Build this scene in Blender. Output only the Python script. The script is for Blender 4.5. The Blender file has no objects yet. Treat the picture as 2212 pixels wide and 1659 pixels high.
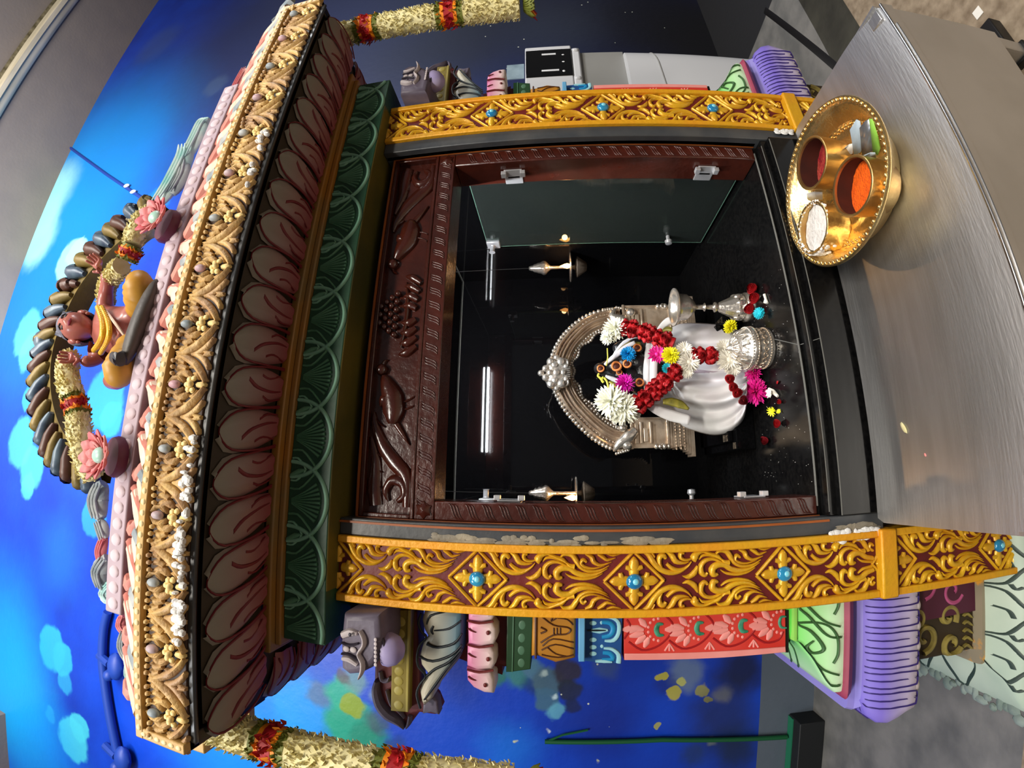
import bpy, math, random
from mathutils import Vector, Matrix, noise
C = bpy.context.scene.collection
SC = bpy.context.scene
PI = math.pi
R = random.Random(7)
ZO = 0.97                      # eye height: the numbers below are heights above or below the eye, the floor is world z 0

# ------------------------------------------------------------ camera (wide lens with barrel distortion, held sideways)
CAM = Vector((-0.3327, -0.7168, -0.0043)); YAW, PIT, ROL, LF, LK = 0.2287, 0.1067, -0.0139, 0.877, 0.6192
cf = Vector((math.sin(YAW)*math.cos(PIT), math.cos(YAW)*math.cos(PIT), math.sin(PIT)))
cr0 = Vector((math.cos(YAW), -math.sin(YAW), 0)); cu0 = cr0.cross(cf)
cr = math.cos(ROL)*cr0 + math.sin(ROL)*cu0; cu = -math.sin(ROL)*cr0 + math.cos(ROL)*cu0
cd = bpy.data.cameras.new('camera'); cam = bpy.data.objects.new('camera', cd); C.objects.link(cam); SC.camera = cam
M = Matrix(((-cu.x, cr.x, -cf.x), (-cu.y, cr.y, -cf.y), (-cu.z, cr.z, -cf.z))).to_4x4()
M.translation = CAM + Vector((0, 0, ZO)); cam.matrix_world = M
cd.type = 'PANO'; cd.panorama_type = 'FISHEYE_LENS_POLYNOMIAL'
cd.sensor_fit = 'HORIZONTAL'; cd.sensor_width = 22.12; cd.clip_start = .01
cd.fisheye_fov = math.radians(170)
cd.fisheye_polynomial_k0, cd.fisheye_polynomial_k1, cd.fisheye_polynomial_k2, cd.fisheye_polynomial_k3, cd.fisheye_polynomial_k4 = (0.0, -0.1142960217, 0.0001012559524, 0.0001968196991, -5.698195078e-06)

# ------------------------------------------------------------ world, lights, exposure
W = bpy.data.worlds.new('hall_air'); SC.world = W; W.use_nodes = True
W.node_tree.nodes['Background'].inputs[0].default_value = (.86, .85, .88, 1)
W.node_tree.nodes['Background'].inputs[1].default_value = .13
SC.view_settings.view_transform = 'Standard'; SC.view_settings.look = 'None'
SC.view_settings.exposure = 0; SC.view_settings.gamma = 1
def area(name, loc, aim, size, power, col=(1, 1, 1), sizey=None, spread=None):
    l = bpy.data.lights.new(name, 'AREA'); l.energy = power; l.color = col; l.size = size
    if sizey: l.shape = 'RECTANGLE'; l.size_y = sizey
    if spread: l.spread = spread
    o = bpy.data.objects.new(name, l); C.objects.link(o)
    o.location = Vector(loc) + Vector((0, 0, ZO))
    o.rotation_euler = (Vector(aim) - Vector(loc)).to_track_quat('-Z', 'Y').to_euler()
    return o
def spot(name, loc, aim, power, col, ang, blend=.8, rad=.05):
    l = bpy.data.lights.new(name, 'SPOT'); l.energy = power; l.color = col; l.spot_size = math.radians(ang); l.spot_blend = blend; l.shadow_soft_size = rad
    o = bpy.data.objects.new(name, l); C.objects.link(o)
    o.location = Vector(loc) + Vector((0, 0, ZO))
    o.rotation_euler = (Vector(aim) - Vector(loc)).to_track_quat('-Z', 'Y').to_euler()
    return o
area('hall_tube_light', (-0.55, -2.6, 2.3), (-.1, 0, 0), 1.2, 105, (1.0, .93, .82), .3)
area('hall_panel_light', (-1.7, -1.2, 1.7), (-.7, .6, -.3), 0.5, 20, (.92, .96, 1.0), .5)
area('aisle_ceiling_light', (.62, -1.75, 2.6), (.1, -.3, -.5), .7, 40, (1.0, .95, .88), .5)
area('ceiling_fill_light', (.2, -1.6, 2.2), (.1, -.4, 4), 1.6, 240, (1.0, .94, .88), 1.0)  # unseen upward fill, added only to brighten the ceiling
area('side_aisle_light', (2.3, -.9, 1.6), (1.2, .5, -.3), .5, 26, (.95, .97, 1.0), .5)
spot('wall_wash_light', (-.25, .22, 1.15), (-.12, .80, 3.5), 330, (.70, .94, 1.0), 50, 1.0, .05)
spot('side_wall_light', (-1.55, -.35, 2.2), (-1.5, .80, .9), 36, (.78, .92, 1.0), 110, 1.0, .08)

# ------------------------------------------------------------ photograph pixel -> point on a real plane (measuring helper)
def ray(ix, iy):
    dx, dy = (829.5-iy)/1000, (1106-ix)/1000
    q = math.hypot(dx, dy); th = math.atan(LK*q/LF)/LK
    return cf*math.cos(th) + (cr*dx + cu*dy)/max(q, 1e-9)*math.sin(th)
def PY(ix, iy, y):
    d = ray(ix, iy); return CAM + d*((y-CAM.y)/d.y)
def PZ(ix, iy, z):
    d = ray(ix, iy); return CAM + d*((z-CAM.z)/d.z)
def PX(ix, iy, x):
    d = ray(ix, iy); return CAM + d*((x-CAM.x)/d.x)
def pxs(ix, iy, y):            # metres per pixel there
    return (PY(ix+1, iy, y)-PY(ix-1, iy, y)).length/2

# ------------------------------------------------------------ materials
def lin(c):
    return tuple(((v/255)/12.92 if v/255 <= .04045 else ((v/255+.055)/1.055)**2.4) for v in c)
def mat(name, col, rough=.5, metal=0., col2=None, nscale=8., mix=.5, bump=0., bscale=60., coat=0., vcol=False, emit=None, estr=0, trans=0., ior=1.45, stretch=None, sharp=None, ramp=None):
    m = bpy.data.materials.new(name); m.use_nodes = True; nt = m.node_tree; N, L = nt.nodes, nt.links
    b = N['Principled BSDF']; b.inputs['Roughness'].default_value = rough; b.inputs['Metallic'].default_value = metal
    b.inputs['IOR'].default_value = ior
    c1 = lin(col)+(1,); b.inputs['Base Color'].default_value = c1
    if coat: b.inputs['Coat Weight'].default_value = coat; b.inputs['Coat Roughness'].default_value = .15
    if trans: b.inputs['Transmission Weight'].default_value = trans
    tc = N.new('ShaderNodeTexCoord'); mp = N.new('ShaderNodeMapping'); L.new(tc.outputs['Object'], mp.inputs[0])
    if stretch: mp.inputs['Scale'].default_value = stretch
    src = None
    if vcol:
        a = N.new('ShaderNodeAttribute'); a.attribute_name = 'Col'; src = a.outputs['Color']
    if ramp:
        axis, z0, z1, ca, cb = ramp
        sp = N.new('ShaderNodeSeparateXYZ'); L.new(tc.outputs['Object'], sp.inputs[0])
        mr = N.new('ShaderNodeMapRange'); L.new(sp.outputs[axis], mr.inputs[0]); mr.inputs[1].default_value = z0; mr.inputs[2].default_value = z1
        mx = N.new('ShaderNodeMix'); mx.data_type = 'RGBA'; L.new(mr.outputs[0], mx.inputs[0]); mx.inputs[6].default_value = lin(ca)+(1,); mx.inputs[7].default_value = lin(cb)+(1,)
        src = mx.outputs[2]
    if col2 is not None:
        n = N.new('ShaderNodeTexNoise'); n.inputs['Scale'].default_value = nscale; n.inputs['Detail'].default_value = 6; L.new(mp.outputs[0], n.inputs[0])
        cr_ = N.new('ShaderNodeValToRGB'); lo, hi = sharp or (.35, .65)
        cr_.color_ramp.elements[0].position = lo; cr_.color_ramp.elements[1].position = hi
        L.new(n.outputs['Fac'], cr_.inputs[0])
        ml = N.new('ShaderNodeMath'); ml.operation = 'MULTIPLY'; ml.inputs[1].default_value = mix; L.new(cr_.outputs[0], ml.inputs[0])
        mx = N.new('ShaderNodeMix'); mx.data_type = 'RGBA'; L.new(ml.outputs[0], mx.inputs[0])
        if src: L.new(src, mx.inputs[6])
        else: mx.inputs[6].default_value = c1
        mx.inputs[7].default_value = lin(col2)+(1,); src = mx.outputs[2]
    if src: L.new(src, b.inputs['Base Color'])
    if bump:
        n2 = N.new('ShaderNodeTexNoise'); n2.inputs['Scale'].default_value = bscale; n2.inputs['Detail'].default_value = 4; L.new(mp.outputs[0], n2.inputs[0])
        bp = N.new('ShaderNodeBump'); bp.inputs['Strength'].default_value = bump; bp.inputs['Distance'].default_value = .004
        L.new(n2.outputs['Fac'], bp.inputs['Height']); L.new(bp.outputs[0], b.inputs['Normal'])
    if emit: b.inputs['Emission Color'].default_value = lin(emit)+(1,); b.inputs['Emission Strength'].default_value = estr
    return m
MT = {}
z_of = lambda x, y, d: PY(x, y, d).z+ZO
def m_(key, *a, **k):
    MT[key] = mat(key, *a, **k); return MT[key]
m_('gold_paint', (220, 172, 34), .38, .2, (190, 124, 26), 14, .55, .25, 120, coat=.2)
m_('gold_border', (214, 160, 26), .45, .1, (226, 140, 30), 9, .6, .35, 90)
m_('maroon_paint', (84, 18, 22), .5, 0, (120, 36, 30), 10, .5, .3, 60)
m_('gem_blue', (20, 110, 165), .12, .1, (60, 170, 205), 30, .6, coat=.8)
m_('gem_core', (120, 205, 225), .15, 0, coat=.8)
m_('grey_trim', (54, 58, 63), .4, 0, (90, 88, 84), 12, .5, .2, 40)
m_('peeled_plaster', (150, 140, 120), .8, 0, (110, 105, 95), 20, .8, .8, 60)
m_('orange_line', (158, 84, 32), .5, 0, (120, 60, 25), 14, .6)
m_('wood_brown', (72, 28, 18), .27, 0, (50, 19, 13), 18, .7, .35, 70, coat=.55)
m_('wood_groove', (52, 18, 13), .4, 0, coat=.3)
m_('granite_black', (7, 7, 8), .03, 0, (18, 18, 20), 160, .5, ior=1.33)
m_('granite_floor', (9, 9, 10), .16, 0, (26, 25, 24), 120, .5, ior=1.35)
m_('grout_pale', (96, 95, 90), .6)
m_('steel', (210, 210, 210), .42, .96, (168, 166, 162), 5, .35, .10, 30, stretch=(1, 9, 1))
m_('steel_edge', (215, 215, 215), .2, 1.)
m_('chrome', (205, 205, 208), .28, .55)
m_('silver', (222, 216, 206), .24, .8, (170, 150, 125), 22, .5, .35, 110)
m_('silver_warm', (214, 196, 174), .30, .72, (150, 124, 100), 30, .6, .3, 120)
m_('brass', (240, 212, 150), .27, .95, (226, 184, 110), 20, .6, .25, 140)
m_('brass_dark', (218, 184, 120), .34, .9, (150, 96, 36), 16, .6, .2, 90)
m_('kumkum', (150, 8, 28), .9, 0, (215, 95, 70), 40, .5, 1., 200)
m_('turmeric_orange', (255, 105, 0), .95, 0, (240, 85, 0), 40, .5, 1., 200)
m_('ash_white', (245, 242, 238), .9, 0, (215, 210, 205), 60, .6, 1., 120)
m_('lining_brown', (66, 24, 10), .7, 0, (40, 14, 8), 30, .6)
m_('green_dark', (32, 72, 50), .5, 0, (22, 56, 38), 12, .6, .2, 60)
m_('green_mid', (84, 128, 100), .5, 0, (60, 108, 80), 20, .6, .2, 60)
m_('green_pale', (120, 165, 142), .5, 0, (95, 145, 120), 20, .6)
m_('soffit_gold', (96, 84, 28), .45, 0, (60, 62, 28), 5, .9, .2, 50)
m_('band_ochre', (150, 98, 30), .45, 0, (112, 96, 62), 8, .8)
m_('petal_pink', (190, 140, 130), .45, 0, vcol=True)
m_('petal_line', (104, 22, 30), .5)
m_('black_paint', (14, 12, 12), .4, 0, (30, 24, 20), 12, .6)
m_('fascia_brown', (44, 24, 10), .6, 0, (60, 34, 14), 18, .6)
m_('fascia_gold', (208, 172, 108), .5, .05, (150, 112, 84), 22, .75, .5, 160)
m_('fascia_border', (184, 146, 80), .55, .05, (196, 160, 104), 10, .6, .3, 90)
m_('fascia_dot', (236, 214, 160), .5)
m_('flower_yellow', (224, 194, 126), .5, 0, (236, 216, 150), 20, .6)
m_('face_pink', (196, 150, 158), .5, 0, (150, 165, 165), 12, .7)
m_('plaster_white', (228, 226, 222), .8, 0, bump=.8, bscale=50)
m_('lilac', (178, 158, 168), .6, 0, (156, 140, 150), 12, .5)
m_('lilac_dot', (202, 184, 192), .6)
m_('salmon', (194, 112, 98), .55, 0, (208, 150, 134), 24, .7)
m_('cream_leaf', (206, 180, 158), .55, 0, (236, 222, 205), 14, .6)
m_('slate_leaf', (120, 134, 142), .5, 0, (196, 196, 192), 16, .7)
m_('teal_white', (150, 200, 195), .5, 0, (225, 225, 220), 14, .8)
m_('lotus_rose', (196, 88, 100), .5, 0, (226, 150, 140), 18, .7)
m_('plum', (84, 30, 58), .5)
m_('mint', (160, 200, 185), .35)
m_('arch_olive', (120, 100, 44), .5, .1, (88, 74, 36), 16, .7, .3, 60)
m_('arch_blue', (44, 58, 80), .4, .1, (110, 130, 140), 20, .6)
m_('arch_brown', (74, 42, 30), .45)
m_('skin_paint', (176, 104, 92), .35, 0, (150, 78, 72), 12, .5, coat=.2)
m_('hair_paint', (128, 132, 146), .35, 0, (84, 80, 100), 16, .7, .6, 60)
m_('cloth_yellow', (190, 140, 50), .45, 0, (170, 118, 38), 12, .5)
m_('cloth_dark', (50, 50, 56), .4)
m_('stone_dark', (62, 58, 56), .5, 0, (84, 80, 76), 20, .6, .3, 60)
m_('eleph_grey', (110, 102, 118), .5, 0, (66, 56, 70), 14, .6, .3, 40)
m_('eleph_pale', (186, 176, 178), .5)
m_('eleph_dark', (44, 38, 50), .5)
m_('dome_violet', (128, 116, 170), .45, 0, ramp=None)
m_('olive_strip', (132, 116, 40), .5, 0, (112, 98, 34), 14, .5)
m_('olive_dot', (160, 146, 70), .5)
m_('oxide_red', (112, 50, 52), .55, 0, (82, 34, 38), 9, .6)
m_('teal_petal', (150, 160, 150), .5, 0, ramp=(2, z_of(1000, 1400, .05), z_of(920, 1400, .05), (36, 96, 120), (190, 184, 164)))
m_('ink', (14, 24, 32), .5)
m_('torus_pink', (222, 168, 180), .4, 0, ramp=(2, z_of(1066, 1400, .03), z_of(1012, 1400, .03), (222, 206, 200), (206, 120, 160)))
m_('bottle_green', (26, 62, 34), .5)
m_('dot_green', (70, 108, 84), .5)
m_('vase_ochre', (178, 122, 34), .5, 0, (150, 96, 26), 14, .5)
m_('brown_ink', (74, 38, 12), .5)
m_('sky_bar', (96, 158, 200), .5)
m_('cobalt', (24, 78, 140), .5, 0, (16, 56, 118), 18, .5)
m_('azure', (22, 134, 190), .5)
m_('pale_cyan', (150, 205, 216), .5)
m_('panel_red', (200, 46, 36), .55, 0, (214, 70, 60), 12, .6)
m_('panel_crimson', (150, 16, 24), .5)
m_('panel_pink', (232, 150, 144), .55, 0, (222, 130, 124), 30, .5)
m_('panel_green', (26, 112, 82), .45, 0, (90, 170, 140), 60, .6)
m_('lime', (150, 224, 120), .5, 0, ramp=(2, -.56+ZO, -.455+ZO, (214, 240, 206), (96, 214, 70)))
m_('lime_bar', (140, 205, 90), .5)
m_('lime_line', (52, 92, 48), .5)
m_('rose_lip', (158, 62, 88), .5, 0, (112, 40, 60), 9, .6)
m_('violet', (132, 116, 205), .5, 0, ramp=(2, -.72+ZO, -.64+ZO, (206, 196, 205), (124, 108, 200)))
m_('violet_flat', (138, 128, 205), .55, 0, (150, 142, 200), 9, .5)
m_('violet_line', (58, 44, 116), .5)
m_('olive_carve', (150, 136, 66), .5, 0, (96, 84, 46), 30, .8)
m_('umber', (50, 38, 22), .6)
m_('magenta_carve', (162, 62, 112), .5, 0, (190, 100, 140), 30, .6)
m_('magenta_dark', (74, 22, 46), .6)
m_('ledge_mix', (140, 130, 108), .6, 0, (216, 150, 28), 14, .9, sharp=(.5, .56))
m_('sage', (170, 190, 172), .5, 0, (196, 208, 190), 6, .7)
m_('sage_line', (50, 66, 58), .5)
m_('cement', (110, 126, 118), .8, 0, (150, 162, 156), 18, .6, .6, 40)
m_('cotton', (222, 222, 222), .8, 0, (190, 178, 186), 9, .5, .15, 30)
m_('cotton_fold_shade', (134, 112, 122), .85, 0, (190, 176, 184), 30, .7); m_('cotton_shade', (200, 190, 196), .85)
m_('ribbon_gold', (140, 130, 50), .35, .3, (90, 88, 40), 90, .7)
m_('idol_black', (20, 20, 22), .32, 0, (34, 34, 36), 30, .6, .6, 60)
m_('sandal_ring', (196, 118, 60), .5)
m_('sandal_core', (70, 28, 16), .5)
m_('jasmine', (228, 220, 172), .75, 0, (208, 192, 118), 40, .6)
m_('jasmine_green', (110, 116, 40), .6)
m_('rose_red', (176, 8, 18), .6, 0, (120, 4, 14), 40, .6)
m_('rose_dark', (118, 8, 20), .55, 0, (86, 6, 14), 40, .5)
m_('marigold', (240, 140, 14), .6)
m_('mum_white', (240, 240, 222), .55)
m_('mum_cream', (226, 220, 205), .55)
m_('mum_magenta', (205, 20, 160), .5)
m_('mum_pink', (222, 30, 140), .5)
m_('mum_yellow', (236, 228, 30), .5)
m_('mum_blue', (10, 140, 205), .5)
m_('mum_cyan', (30, 180, 196), .5)
m_('stalk', (205, 205, 70), .5)
m_('white_plastic', (206, 208, 212), .35, 0)
m_('white_plastic_grey', (150, 150, 148), .4, 0, (130, 130, 126), 3, .5)
m_('gloss_black', (8, 8, 9), .08)
m_('mark_white', (225, 228, 232), .4)
m_('clear_film', (150, 170, 180), .3, 0, (90, 110, 125), 14, .6)
m_('paper_blue', (170, 188, 200), .6, 0, (200, 212, 220), 30, .5)
m_('paper_silver', (186, 190, 196), .3, .7, (60, 62, 66), 18, .8)
m_('paper_green', (140, 200, 70), .6, 0, (170, 215, 110), 40, .5)
m_('paper_white', (232, 230, 222), .6)
m_('pipe_blue', (24, 60, 150), .5)
m_('pipe_green', (18, 84, 48), .5)
m_('kerb_black', (22, 24, 26), .6)
m_('kerb_green', (26, 108, 78), .6)
m_('rubber_black', (16, 14, 13), .5)
m_('glow_tube', (255, 255, 255), .5, emit=(245, 250, 255), estr=650)
m_('flame', (255, 200, 120), .5, emit=(255, 168, 84), estr=26)
gl = mat('door_glass', (214, 236, 226), .02, trans=1., ior=1.45); MT['glass'] = gl
MT['glass_edge'] = mat('glass_edge', (110, 150, 130), .15, coat=.5)
_n = gl.node_tree.nodes; _l = gl.node_tree.links; _d = _n.new('ShaderNodeBsdfDiffuse'); _d.inputs[0].default_value = (.30, .36, .33, 1); _x = _n.new('ShaderNodeMixShader'); _x.inputs[0].default_value = .05   # faint grey-green haze added so the clear pane shows
_l.new(_n['Principled BSDF'].outputs[0], _x.inputs[1]); _l.new(_d.outputs[0], _x.inputs[2]); _l.new(_x.outputs[0], _n['Material Output'].inputs[0])

# ------------------------------------------------------------ mesh builder
class MB:
    def __init__(s): s.v = []; s.f = []; s.c = []; s.col = (1, 1, 1)
    def add(s, vs, fs, cols=None):
        n = len(s.v); s.v += [tuple(v) for v in vs]; s.f += [tuple(i+n for i in f) for f in fs]
        s.c += cols if cols else [s.col]*len(vs)
    def box(s, x0, x1, y0, y1, z0, z1):
        s.add([(x0, y0, z0), (x1, y0, z0), (x1, y1, z0), (x0, y1, z0), (x0, y0, z1), (x1, y0, z1), (x1, y1, z1), (x0, y1, z1)],
              [(0, 3, 2, 1), (4, 5, 6, 7), (0, 1, 5, 4), (1, 2, 6, 5), (2, 3, 7, 6), (3, 0, 4, 7)])
    def grid(s, rows, closed=False, cols=None, flip=False):
        m = len(rows[0]); vs = [p for r in rows for p in r]; fs = []
        for i in range(len(rows)-1):
            for j in range(m if closed else m-1):
                a, b = i*m+j, i*m+(j+1) % m
                q = (a, b, b+m, a+m); fs.append(q[::-1] if flip else q)
        s.add(vs, fs, [c for r in cols for c in r] if cols else None)
    def tube(s, path, rad, n=8, flat=1., up=Vector((0, 0, 1)), cap=True):
        path = [Vector(p) for p in path]; rows = []
        if not hasattr(rad, '__len__'): rad = [rad]*len(path)
        for i, p in enumerate(path):
            t = (path[min(i+1, len(path)-1)]-path[max(i-1, 0)]).normalized()
            a = t.cross(up); a = a.normalized() if a.length > 1e-4 else t.orthogonal().normalized()
            b = t.cross(a).normalized()
            rows.append([p + a*math.cos(2*PI*k/n)*rad[i] + b*math.sin(2*PI*k/n)*rad[i]*flat for k in range(n)])
        s.grid(rows, True)
        if cap:
            m = len(s.v)-n*len(rows)
            s.f.append(tuple(m+k for k in range(n))); s.f.append(tuple(m+n*(len(rows)-1)+k for k in range(n-1, -1, -1)))
    def lathe(s, prof, c=(0, 0, 0), n=32, axis=None, sx=1, sy=1, fn=None):
        c = Vector(c); q = Vector((0, 0, 1)).rotation_difference(Vector(axis)) if axis else None
        rows = []
        for r, z in prof:
            row = []
            for k in range(n):
                a = 2*PI*k/n; rr = r*(fn(a, z) if fn else 1)
                p = Vector((rr*math.cos(a)*sx, rr*math.sin(a)*sy, z))
                if q: p.rotate(q)
                row.append(c+p)
            rows.append(row)
        s.grid(rows, True)
    def ball(s, c, r, n=12, m=8, q=None):
        c = Vector(c); r = r if hasattr(r, '__len__') else (r, r, r); rows = []
        for i in range(m+1):
            th = PI*i/m; row = []
            for k in range(n):
                a = 2*PI*k/n; p = Vector((r[0]*math.sin(th)*math.cos(a), r[1]*math.sin(th)*math.sin(a), -r[2]*math.cos(th)))
                if q: p.rotate(q)
                row.append(c+p)
            rows.append(row)
        s.grid(rows, True)
    def stroke(s, pts, wid, F, h=.004, sub=4):      # raised rounded stroke; F(u, v, height) -> point
        P, Wd = smooth(pts, wid, sub); rows = []
        for i, p in enumerate(P):
            a, b = P[max(i-1, 0)], P[min(i+1, len(P)-1)]
            t = Vector((b[0]-a[0], b[1]-a[1])); t = t.normalized() if t.length > 1e-9 else Vector((1, 0)); nx, ny = -t.y, t.x
            w = Wd[i]/2; hh = min(h, h*.35+w*.75)
            rows.append([F(p[0]+nx*w*k, p[1]+ny*w*k, hh*g) for k, g in ((-1.05, -.4), (-1, 0), (-.72, .7), (0, 1), (.72, .7), (1, 0), (1.05, -.4))])
        s.grid(rows)
        n = len(s.v)-7*len(rows); s.f.append(tuple(n+k for k in range(7))); s.f.append(tuple(len(s.v)-7+k for k in range(6, -1, -1)))
    def petal(s, c, d, nrm, L, w, curl=.2, cup=.15, n=3, tip=.6, c0=None, c1=None):
        c, d, nrm = Vector(c), Vector(d).normalized(), Vector(nrm).normalized(); sd = d.cross(nrm).normalized(); rows = []; cols = []
        for i in range(n+1):
            t = i/n; ww = w*(math.sin(PI*(.12+.78*t))**.7 if i < n else tip*.3)
            mid = c + d*L*t + nrm*L*curl*t*t
            rows.append([mid-sd*ww/2+nrm*ww*cup, mid, mid+sd*ww/2+nrm*ww*cup])
            k = t; cc = tuple(a+(b-a)*k for a, b in zip(c0 or s.col, c1 or s.col)); cols.append([cc]*3)
        s.grid(rows, cols=cols)
def smooth(pts, wid=None, sub=4):
    P = [tuple(p) for p in pts]; n = len(P); D = len(P[0])
    if wid is None: Wd = [0]*n
    elif hasattr(wid, '__len__'):
        Wd = [wid[min(len(wid)-1, int(i*(len(wid)-1)/(n-1)))] + (wid[min(len(wid)-1, int(i*(len(wid)-1)/(n-1))+1)]-wid[min(len(wid)-1, int(i*(len(wid)-1)/(n-1)))])*((i*(len(wid)-1)/(n-1)) % 1) for i in range(n)]
    else: Wd = [wid]*n
    o, ow = [], []
    for i in range(n-1):
        a, b, c, d = P[max(i-1, 0)], P[i], P[i+1], P[min(i+2, n-1)]
        for k in range(sub):
            t = k/sub
            o.append(tuple(.5*(2*b[j]+(c[j]-a[j])*t+(2*a[j]-5*b[j]+4*c[j]-d[j])*t*t+(3*b[j]-a[j]-3*c[j]+d[j])*t**3) for j in range(D)))
            ow.append(Wd[i]+(Wd[i+1]-Wd[i])*t)
    o.append(P[-1]); ow.append(Wd[-1])
    return o, ow
def base_of(p):
    while p.parent: p = p.parent
    return Vector(p['base'])
def build(mb, name, m, parent=None, sm=True, bevel=0, label=None, sub=0, solid=0, base=None, mesh=None):
    me = mesh or bpy.data.meshes.new(name)
    if parent: b = base_of(parent)
    else:
        if base is None:
            xs, ys, zs = zip(*mb.v); base = ((min(xs)+max(xs))/2, (min(ys)+max(ys))/2, min(zs))
        b = Vector(base)
    if mesh is None:
        me.from_pydata([(v[0]-b.x, v[1]-b.y, v[2]-b.z) for v in mb.v], [], mb.f); me.update()
        if any(c != (1, 1, 1) for c in mb.c):
            at = me.color_attributes.new('Col', 'FLOAT_COLOR', 'POINT')
            for i, c in enumerate(mb.c): at.data[i].color = (*lin(c), 1)
        if sm:
            me.polygons.foreach_set('use_smooth', [True]*len(me.polygons))
            try: me.set_sharp_from_angle(angle=math.radians(sm if sm > 1 else 42))
            except Exception: pass
        for k in (m if isinstance(m, (list, tuple)) else [m]): me.materials.append(MT[k] if isinstance(k, str) else k)
    o = bpy.data.objects.new(name, me); C.objects.link(o)
    if parent: o.parent = parent
    else: o.location = b + Vector((0, 0, ZO)); o['base'] = tuple(b)
    if bevel: md = o.modifiers.new('Bevel', 'BEVEL'); md.width = bevel; md.segments = 2; md.limit_method = 'ANGLE'
    if sub: md = o.modifiers.new('Sub', 'SUBSURF'); md.levels = md.render_levels = sub
    if solid: md = o.modifiers.new('Solid', 'SOLIDIFY'); md.thickness = solid; md.offset = 0
    if label: o['label'] = label
    return o
def thing(name, label, cat, base, group=None):
    o = bpy.data.objects.new(name, None); C.objects.link(o); o.empty_display_size = .05
    o.location = Vector(base)+Vector((0, 0, ZO)); o['base'] = tuple(base); o['label'] = label; o['category'] = cat
    if group: o['group'] = group
    return o
def tag(o, label, cat, group=None):
    o['label'] = label; o['category'] = cat
    if group: o['group'] = group
    return o
def struct(mb, name, m, **k):
    o = build(mb, name, m, **k); o['kind'] = 'structure'; return o
# fix the object-space ramps: parts keep heights relative to the base of their thing, so ramps are written for a base at z = -ZO
def cutout(mb, poly, y, depth, bevel=.003, flipx=False, res=0):
    """flat carved block: outline given as (x, z) points, front face at y, running back by depth, with a rounded front edge"""
    cu_ = bpy.data.curves.new('t', 'CURVE'); cu_.dimensions = '2D'; cu_.fill_mode = 'BOTH'
    sp = cu_.splines.new('POLY'); sp.points.add(len(poly)-1)
    for p, (x, z) in zip(sp.points, poly): p.co = (-x if flipx else x, z, 0, 1)
    sp.use_cyclic_u = True; cu_.extrude = max(depth/2-bevel, 0); cu_.bevel_depth = bevel; cu_.bevel_resolution = 2; cu_.offset = -bevel
    ob = bpy.data.objects.new('t', cu_); C.objects.link(ob)
    dg = bpy.context.evaluated_depsgraph_get(); me = bpy.data.meshes.new_from_object(ob.evaluated_get(dg))
    vs = [(v.co.x, y+depth/2-v.co.z, v.co.y) for v in me.vertices]; fs = [tuple(p.vertices)[::-1] for p in me.polygons]
    mb.add(vs, [f[::-1] for f in fs])
    bpy.data.objects.remove(ob); bpy.data.curves.remove(cu_); bpy.data.meshes.remove(me)
def pix(pl, y): return [(PY(a, b, y).x, PY(a, b, y).z) for a, b in pl]
def pxstroke(mb, pl, w, y, h=.003, mir=True, sub=3):     # stroke traced on the plane y, width in pixels, and its mirror image on the other side
    s0 = pxs(*pl[len(pl)//2], y); w = [k*s0 for k in w] if hasattr(w, '__len__') else w*s0
    q = pix(pl, y); mb.stroke(q, w, lambda u, v, g: (u, y-g, v), h, sub)
    if mir: mb.stroke([(-a, b) for a, b in q], w, lambda u, v, g: (u, y-g, v), h, sub)
def pxcut(mb, pl, y, depth, bevel=.003, mir=True):
    q = pix(pl, y); cutout(mb, q, y, depth, bevel)
    if mir: cutout(mb, q, y, depth, bevel, flipx=True)
def pxball(mb, x, y_, r, y, ry=None, flat=.4, mir=True, n=12):
    p = PY(x, y_, y); s0 = pxs(x, y_, y); a, b = r*s0, (ry or r)*s0
    mb.ball((p.x, y, p.z), (b, min(a, b)*flat, a), n, 8)
    if mir: mb.ball((-p.x, y, p.z), (b, min(a, b)*flat, a), n, 8)

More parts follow.
